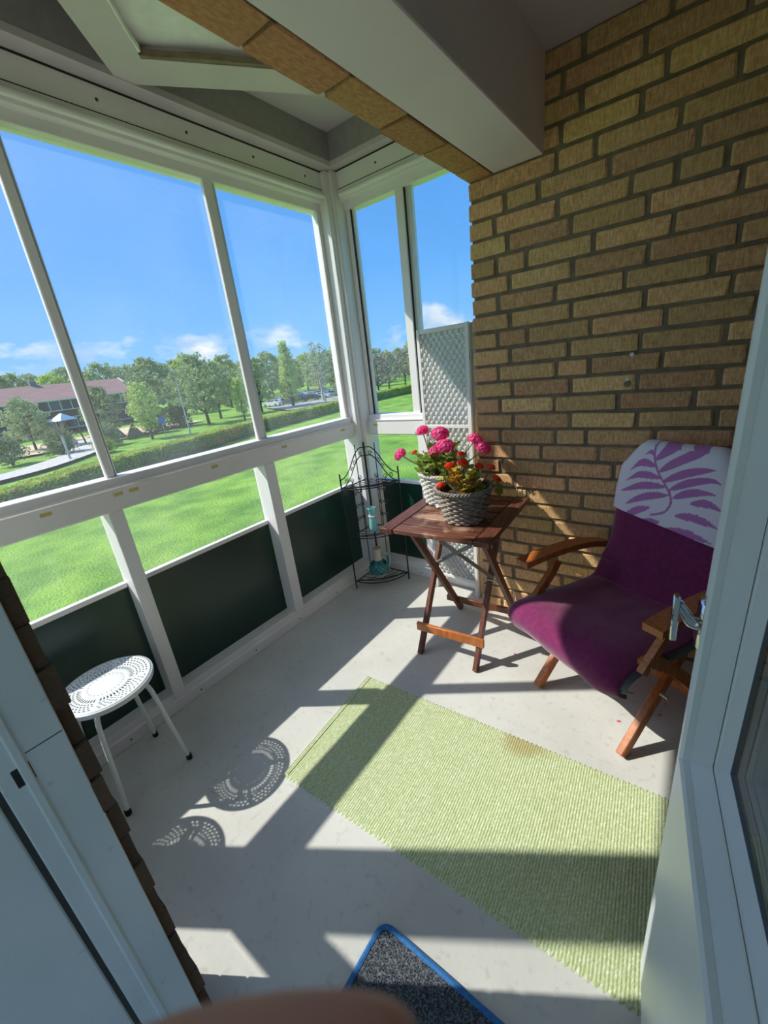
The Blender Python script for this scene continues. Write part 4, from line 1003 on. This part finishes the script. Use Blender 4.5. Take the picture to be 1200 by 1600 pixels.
for i in range(119):
    p0, p1 = Vector(hp[i]), Vector(hp[i + 1]); t = (p1 - p0); ln_ = t.length; t.normalize(); n_ = Vector((-t.y, t.x))
    d0 = hypot(*hp[i]); dens = max(60, int(420 * min(1, 45 / d0)))
    for _ in range(int(dens * ln_ / 1.0)):
        f = rh.random() * ln_; side = rh.random()
        if side < .6: s, z = rh.uniform(-.95, .95), 1.5 + .08 * mnoise.noise(Vector((p0.x + t.x * f, p0.y + t.y * f, 0))) + rh.uniform(-.08, .1)
        else: z = rh.uniform(.35, 1.45); s = (-1 if rh.random() < .25 else 1) * (.9 + rh.uniform(-.05, .1))
        q = Vector((p0.x + t.x * f + n_.x * -s, p0.y + t.y * f + n_.y * -s, GZ + z))
        a = Vector((rh.gauss(0, 1), rh.gauss(0, 1), rh.gauss(0, 1) + .6)).normalized(); b2 = a.orthogonal().normalized(); sz = .10 * rh.uniform(.6, 1.4) * max(1, d0 / 50); c2 = a.cross(b2)
        lv.add([q - b2 * sz, q + c2 * sz * .6, q + b2 * sz, q - c2 * sz * .6], [(0, 1, 2, 3)])
o = put(raw(lv, 'leaves', 'hedge'), 'leaves', None, hg); o['kind'] = 'stuff'

def bush(name, label, loc, rx_, ry_, h, lm, seed, n=42, group=None):
    r = random.Random(seed); o = thing(name, label, 'bush', (loc[0], loc[1], GZ + .2), group=group, local=True)
    cr_ = MB(); tk = MB()
    for i in range(n):
        a = i * 2.4; z = h * (.12 + .85 * r.random()); q = sqrt(r.uniform(.1, 1)) * sqrt(max(.1, 1 - (z / h) ** 2.2)) 
        c = (rx_ * q * cos(a), ry_ * q * sin(a), z); leaves(cr_, c, .32 * h * r.uniform(.7, 1.2), 60, .13, r, .8)
        if i % 5 == 0: tk.tube([(0, 0, -.2), (c[0] * .5, c[1] * .5, z * .6), c], [.05, .035, .015], 5)
    for nm, me in (('stems', raw(tk, 'stems', 'bark')), ('foliage', raw(cr_, 'foliage', lm))):
        p = bpy.data.objects.new(nm, me); COL.objects.link(p); p.parent = o
    return o
for i, (x, y) in enumerate(((-41.4, 1.0), (-41, 4.2), (-40.7, 7.4), (-40.4, 10.6), (-40.2, 13.8))):
    bush('shrub', 'grey green shrub behind the gravel path, %s from the left of its row' % ('first', 'second', 'third', 'fourth', 'fifth')[i], near(x, y), 1.7, 1.7, 3.0, 'bush', 30 + i, 46, 'shrubs behind the path')
bush('shrub', 'small yellow green shrub beside the pale pollarded trunk', near(-35.9, 12.1), 1.0, 1.0, 1.5, 'hedge', 41, 30)
bush('dark_bush', 'dark green clipped bush left of the tall lamp post', near(-43.2, 19.4), 1.7, 1.7, 3.3, 'bush_d', 42, 60)
bush('dark_bush', 'dark green clipped bush touching the tall lamp post', near(-44.6, 22.7), 1.7, 1.7, 3.3, 'bush_d', 43, 60)
pt_ = thing('pollarded_tree', 'pale thin pollarded trunk with bare twigs beside the path', 'tree', (*near(-35.4, 9.6), GZ), local=True)
MB().tube([(0, 0, 0), (.05, -.05, 1.5), (.0, 0, 3.0)], [.13, .12, .16], 8).build('trunk', 'bark_w', pt_)
tg = MB(); r = random.Random(6)
for i in range(26):
    a = r.uniform(0, 6.28); q = r.uniform(.3, 1.0); tg.tube([(0, 0, 2.9), (q * .4 * cos(a), q * .4 * sin(a), 3.4), (q * cos(a), q * sin(a), 3.4 + r.uniform(.5, 1.2))], [.035, .025, .012], 5)
tg.build('twigs', 'tl_d', pt_)

# lamp posts and blue sign
def lamp(label, x, y, h, head, ang_):
    o = thing('street_lamp', label, 'lamp post', (*near(x, y), GZ), ang_, local=True)
    MB().tube([(0, 0, 0), (0, 0, 1.2), (0, 0, 1.25), (0, 0, h)], [.12, .12, .08, .055], 10).build('post', 'pole', o)
    MB().tube([(0, 0, head), (-.5, 0, head + .05), (-.75, 0, head + .05)], .035, 8).build('arm', 'pole', o)
    MB().box(-1.35, -.7, -.13, .13, head - .01, head + .1, .03).build('lamp_head', 'bwhite', o)
lamp('tall grey lamp post standing behind the hedge in the middle window', -34.8, 18.4, 8.0, 6.2, radians(-30))
lamp('grey lamp post among the parked cars near the corner post', -38.6, 39.2, 7.4, 5.2, radians(-30))
lamp('thin lamp post standing right of the far asphalt in the short window', -40, 62, 8.5, 8.3, radians(-30))
sg = thing('road_sign', 'round blue sign on a thin grey post behind the hedge', 'sign', (*near(-35.4, 16.6), GZ), radians(68), local=True)
MB().tube([(0, 0, 0), (0, 0, 3.0)], .035, 8).build('post', 'pole', sg)
MB().tube([(0, -.06, 2.75), (0, -.03, 2.75)], .42, 28).build('sign_disc', 'blue', sg)

# triangular play huts and a climbing tower
def hut(label, x, y, cover, ang_):
    o = thing('play_hut', label, 'play hut', (x, y, GZ + .3), ang_, local=True); o.scale = (.82,) * 3
    for y0, y1 in ((-.9, -.8), (.8, .9)):
        for s in (-1, 1): MB().bar((s * 1.5, (y0 + y1) / 2, 0), (0, (y0 + y1) / 2, 2.5), .12, .12, (0, 1, 0)).build('pole', 'bwhite' if cover != 'tentgrey' else 'playwood', o)
    for s in (-1, 1):
        for i in range(5):
            t0, t1 = i / 5 + .01, (i + 1) / 5 - .01
            mb = MB().add([(s * 1.5 * (1 - t), yy_, 2.5 * t + dz) for dz in (.0, .06) for t in (t0, t1) for yy_ in (-.85, .85)], [(0, 1, 3, 2), (4, 6, 7, 5), (0, 4, 5, 1), (2, 3, 7, 6), (0, 2, 6, 4), (1, 5, 7, 3)])
            mb.build('board', cover, o)
    MB().add([(-1.45, -.86, .02), (1.45, -.86, .02), (0, -.86, 2.42), (-1.45, -.80, .02), (1.45, -.80, .02), (0, -.80, 2.42)], [(0, 1, 2), (3, 5, 4), (0, 3, 4, 1), (1, 4, 5, 2), (2, 5, 3, 0)]).build('end_panel', 'blue' if cover != 'tentgrey' else 'tentgrey', o)
hut('blue and white triangular play hut, leftmost of three', -68.6, 23.6, 'lblue', radians(70)); hut('grey boarded triangular play hut in the middle of three', -71.4, 26.2, 'tentgrey', radians(70)); hut('grey boarded triangular play hut, rightmost of three', -67.9, 27.4, 'tentgrey', radians(70))
ct = thing('climbing_tower', 'wooden climbing tower with pale blue canvas roof', 'play tower', (*near(-46.1, 13.0), GZ + .3), radians(20), local=True)
for x in (-.9, .9):
    for y in (-.9, .9): MB().tube([(x * 1.4, y * 1.4, 0), (x, y, 3.9)], .12, 8).build('post', 'playwood', ct)
MB().box(-1.05, 1.05, -1.05, 1.05, 1.7, 1.85).build('deck', 'playwood', ct)
for i in range(6): MB().box(-1.05 + i * .36, -.8 + i * .36, -1.08, -1.0, 1.85, 2.7).build('railing_board', 'playwood', ct)
MB().add([(-1.3, -1.3, 3.7), (1.3, -1.3, 3.7), (1.3, 1.3, 3.7), (-1.3, 1.3, 3.7), (-.2, 0, 4.7), (.2, 0, 4.7)], [(0, 1, 5, 4), (1, 2, 5), (2, 3, 4, 5), (3, 0, 4), (0, 3, 2, 1)]).build('canvas_roof', 'lblue', ct)
MB().bar((1.1, -1, 1.7), (3.4, -1.6, .1), .7, .08).build('slide', 'steel', ct)

# long school building
BX = -112.0; B0, B1 = -60.0, 47.5
sb = thing('school_building', 'long two storey school with brown tiled roof and white window bands', 'building', (BX, 0, GZ))
EV, RD = 2.2, 5.6
MB().box(BX - 14, BX, B0, B1 - 1.2, GZ, -.2).build('lower_wall', 'bwall', sb); MB().box(BX - 14, BX + .3, B0, B1 - .6, -.25, EV).build('upper_wall', 'bdark', sb)
MB().add([(BX + 1.3, B0, EV - .1), (BX + 1.3, B1 + .6, EV - .1), (BX - 7, B1 + .6, RD), (BX - 7, B0, RD), (BX - 15, B0, EV - .1), (BX - 15, B1 + .6, EV - .1)], [(0, 1, 2, 3), (3, 2, 5, 4), (0, 3, 4), (1, 5, 2), (0, 4, 5, 1)]).build('roof', 'rooft', sb, 20)
MB().bar((BX + 1.35, B1 + .65, EV - .05), (BX - 7, B1 + .65, RD + .05), .12, .5, (0, 0, 1)).build('verge_board', 'bwhite', sb)
MB().box(BX + 1.2, BX + 1.35, B0, B1 + .6, EV - .25, EV - .05).build('gutter', 'bwhite', sb)
wy = B1 - 2
wf = MB().box(0, .12, -.09, .09, -1.1, 1.1).mesh('window_post'); wf.materials.append(M['bwhite'])
wp = MB().box(-.05, .04, -.9, .9, -1.0, 1.0).mesh('window'); wp.materials.append(M['bglass'])
for i in range(30):
    for zc, mk in ((.95, True), (-2.9, i % 3 != 1)):
        if not mk: continue
        p = bpy.data.objects.new('window', wp); COL.objects.link(p); p.location = (BX + .35, wy, zc); adopt(p, sb)
        q = bpy.data.objects.new('window_post', wf); COL.objects.link(q); q.location = (0, .92, 0); q.parent = p
    wy -= 2.05
for z in (-.12, 2.0, -1.75, -4.0): MB().box(BX + .3, BX + .5, B0, B1 - .6, z - .1, z + .1).build('window_band', 'bwhite', sb)
for y in (10, 30): MB().box(BX - 8, BX - 6.8, y, y + 1.2, RD - .5, RD + .9).build('chimney', 'bdark', sb)

# parked cars
def car_master():
    o = thing('car', 'x', 'car', (0, 0, 0), 0, 'parked cars', local=True)
    body = [(-2.12, .35), (-2.15, .62), (-2.02, .88), (-1.2, .98), (-.55, 1.42), (.75, 1.46), (1.55, 1.02), (2.1, .95), (2.15, .5), (2.1, .32)]
    mb = MB(); n = len(body); vs = []
    for y, k in ((-.86, 0), (-.80, 1), (.80, 1), (.86, 0)):
        for x, z in body:
            yy_ = y * (1 - .16 * smoothstep(.95, 1.45, z)); vs.append((x, yy_, z))
    fs = [tuple(range(n))[::-1], tuple(3 * n + i for i in range(n))] + [(q * n + i, q * n + (i + 1) % n, (q + 1) * n + (i + 1) % n, (q + 1) * n + i) for q in range(3) for i in range(n)]
    mb.add(vs, fs); b_ = mb.build('body', 'c_white', o, 30)
    for s in (-1, 1):
        MB().add([(-1.0, s * .845, 1.0), (-.5, s * .765, 1.36), (.1, s * .755, 1.39), (.1, s * .85, 1.0)], [(0, 1, 2, 3)]).build('side_window', 'carglass', o)
        MB().add([(.16, s * .85, 1.0), (.16, s * .755, 1.39), (.72, s * .762, 1.39), (1.35, s * .84, 1.02)], [(0, 1, 2, 3)]).build('side_window', 'carglass', o)
        for x in (-1.3, 1.32):
            wl = MB().tube([(x, s * .70, .32), (x, s * .875, .32)], .32, 16).build('wheel', 'tyre', o)
            MB().tube([(x, s * .86, .32), (x, s * .885, .32)], .19, 12).build('hub_cap', 'c_silver', wl)
    for x0, z0, x1, z1 in ((-1.17, 1.01, -.60, 1.41), (1.5, 1.05, .80, 1.45)):
        e_ = .02 if x0 > 0 else -.02
        MB().add([(x0 + e_, -.72, z0), (x0 + e_, .72, z0), (x1 + e_, .62, z1 - .02), (x1 + e_, -.62, z1 - .02)], [(0, 1, 2, 3)]).build('windscreen', 'carglass', o)
    return o
cm0 = car_master(); first = True
CARS = [(-47.6, 37.8, 'c_white', 'white'), (-47.0, 39.8, 'c_grey', 'grey'), (-46.4, 41.8, 'c_dark', 'dark'), (-46.0, 43.8, 'c_dark', 'black'), (-45.8, 45.8, 'c_white', 'white'), (-45.6, 47.8, 'c_silver', 'silver'), (-45.5, 49.8, 'c_dark', 'dark'),
        (-52.2, 42.5, 'c_white', 'white'), (-51.8, 44.5, 'c_silver', 'silver'), (-51.4, 46.5, 'c_blue', 'blue'), (-51, 48.5, 'c_white', 'white'), (-50.8, 50.5, 'c_silver', 'silver'), (-50.6, 52.5, 'c_white', 'white'), (-50.4, 54.5, 'c_grey', 'grey'),
        (-58, 50.4, 'c_white', 'white'), (-57.6, 52.6, 'c_white', 'white'), (-57.2, 54.8, 'c_silver', 'silver'), (-56.8, 57, 'c_white', 'white')]
bodies = {}
ORD = ['first', 'second', 'third', 'fourth', 'fifth', 'sixth', 'seventh', 'eighth', 'ninth']
src = [c for c in cm0.children if c.name.startswith('body')][0].data
cnt = {}
for i, (x, y, mt, cn) in enumerate(CARS):
    o = cm0 if first else copy_tree(cm0); first = False
    row = ('nearest', 'middle', 'farthest')[i // 7]; k = i % 7
    x, y = near(x, y); o.location = (x, y, GZ + .36); o.rotation_euler = (0, 0, radians(24 + (i * 37 % 11) - 5))
    o['label'] = '%s car, %s from the left in the %s parked row' % (cn, ORD[k], row)
    if mt not in bodies:
        me = src.copy() if bodies else src
        me.materials.clear(); me.materials.append(M[mt]); bodies[mt] = me
    for c in o.children:
        if c.name.startswith('body'): c.data = bodies[mt]

# ------------------------------------------------------------------ photographer's fingertip just under the lens
def cs_(x, y, z): return EYE + RIGHT * x + DOWN * y + FWD * z
hn = bpy.data.meshes.new('hand')
J = [(-.066, .112, .050, .020), (-.050, .090, .047, .016), (-.032, .0725, .045, .0105), (-.019, .0655, .0445, .0092), (-.007, .0636, .0445, .0086), (.001, .0627, .0445, .0076), (.0048, .0629, .0445, .0050),
     (-.050, .094, .046, .012), (-.034, .089, .043, .0095), (-.018, .088, .045, .0085), (-.008, .092, .052, .0072),
     (-.054, .108, .046, .012), (-.036, .106, .043, .0095), (-.020, .106, .045, .0085), (-.010, .109, .053, .0072),
     (-.060, .120, .047, .011), (-.044, .121, .045, .0085), (-.030, .121, .047, .0075), (-.022, .123, .053, .0065),
     (-.088, .122, .040, .013), (-.080, .120, .026, .0105), (-.064, .118, .018, .0092), (-.052, .116, .016, .0075),
     (-.098, .128, .060, .024), (-.125, .165, .068, .026), (-.165, .225, .085, .032)]
ED = [(0, 1), (1, 2), (2, 3), (3, 4), (4, 5), (5, 6), (0, 7), (7, 8), (8, 9), (9, 10), (0, 11), (11, 12), (12, 13), (13, 14), (0, 15), (15, 16), (16, 17), (17, 18), (0, 19), (19, 20), (20, 21), (21, 22), (0, 23), (23, 24), (24, 25)]
hn.from_pydata([cs_(*j[:3]) for j in J], ED, [])
ho = put(hn, 'hand', 'skin'); tag(ho, 'out of focus fingertip of the hand holding the camera, at the bottom edge', 'hand')
md = ho.modifiers.new('skin', 'SKIN'); md.use_smooth_shade = True
for i, v in enumerate(hn.skin_vertices[0].data): v.radius = (J[i][3], J[i][3]); v.use_root = (i == 0)
sm = ho.modifiers.new('smooth', 'SUBSURF'); sm.levels = 2; sm.render_levels = 2
# keep the helper flag off the saved scene
for o in LOCALS:
    if '_local' in o: del o['_local']
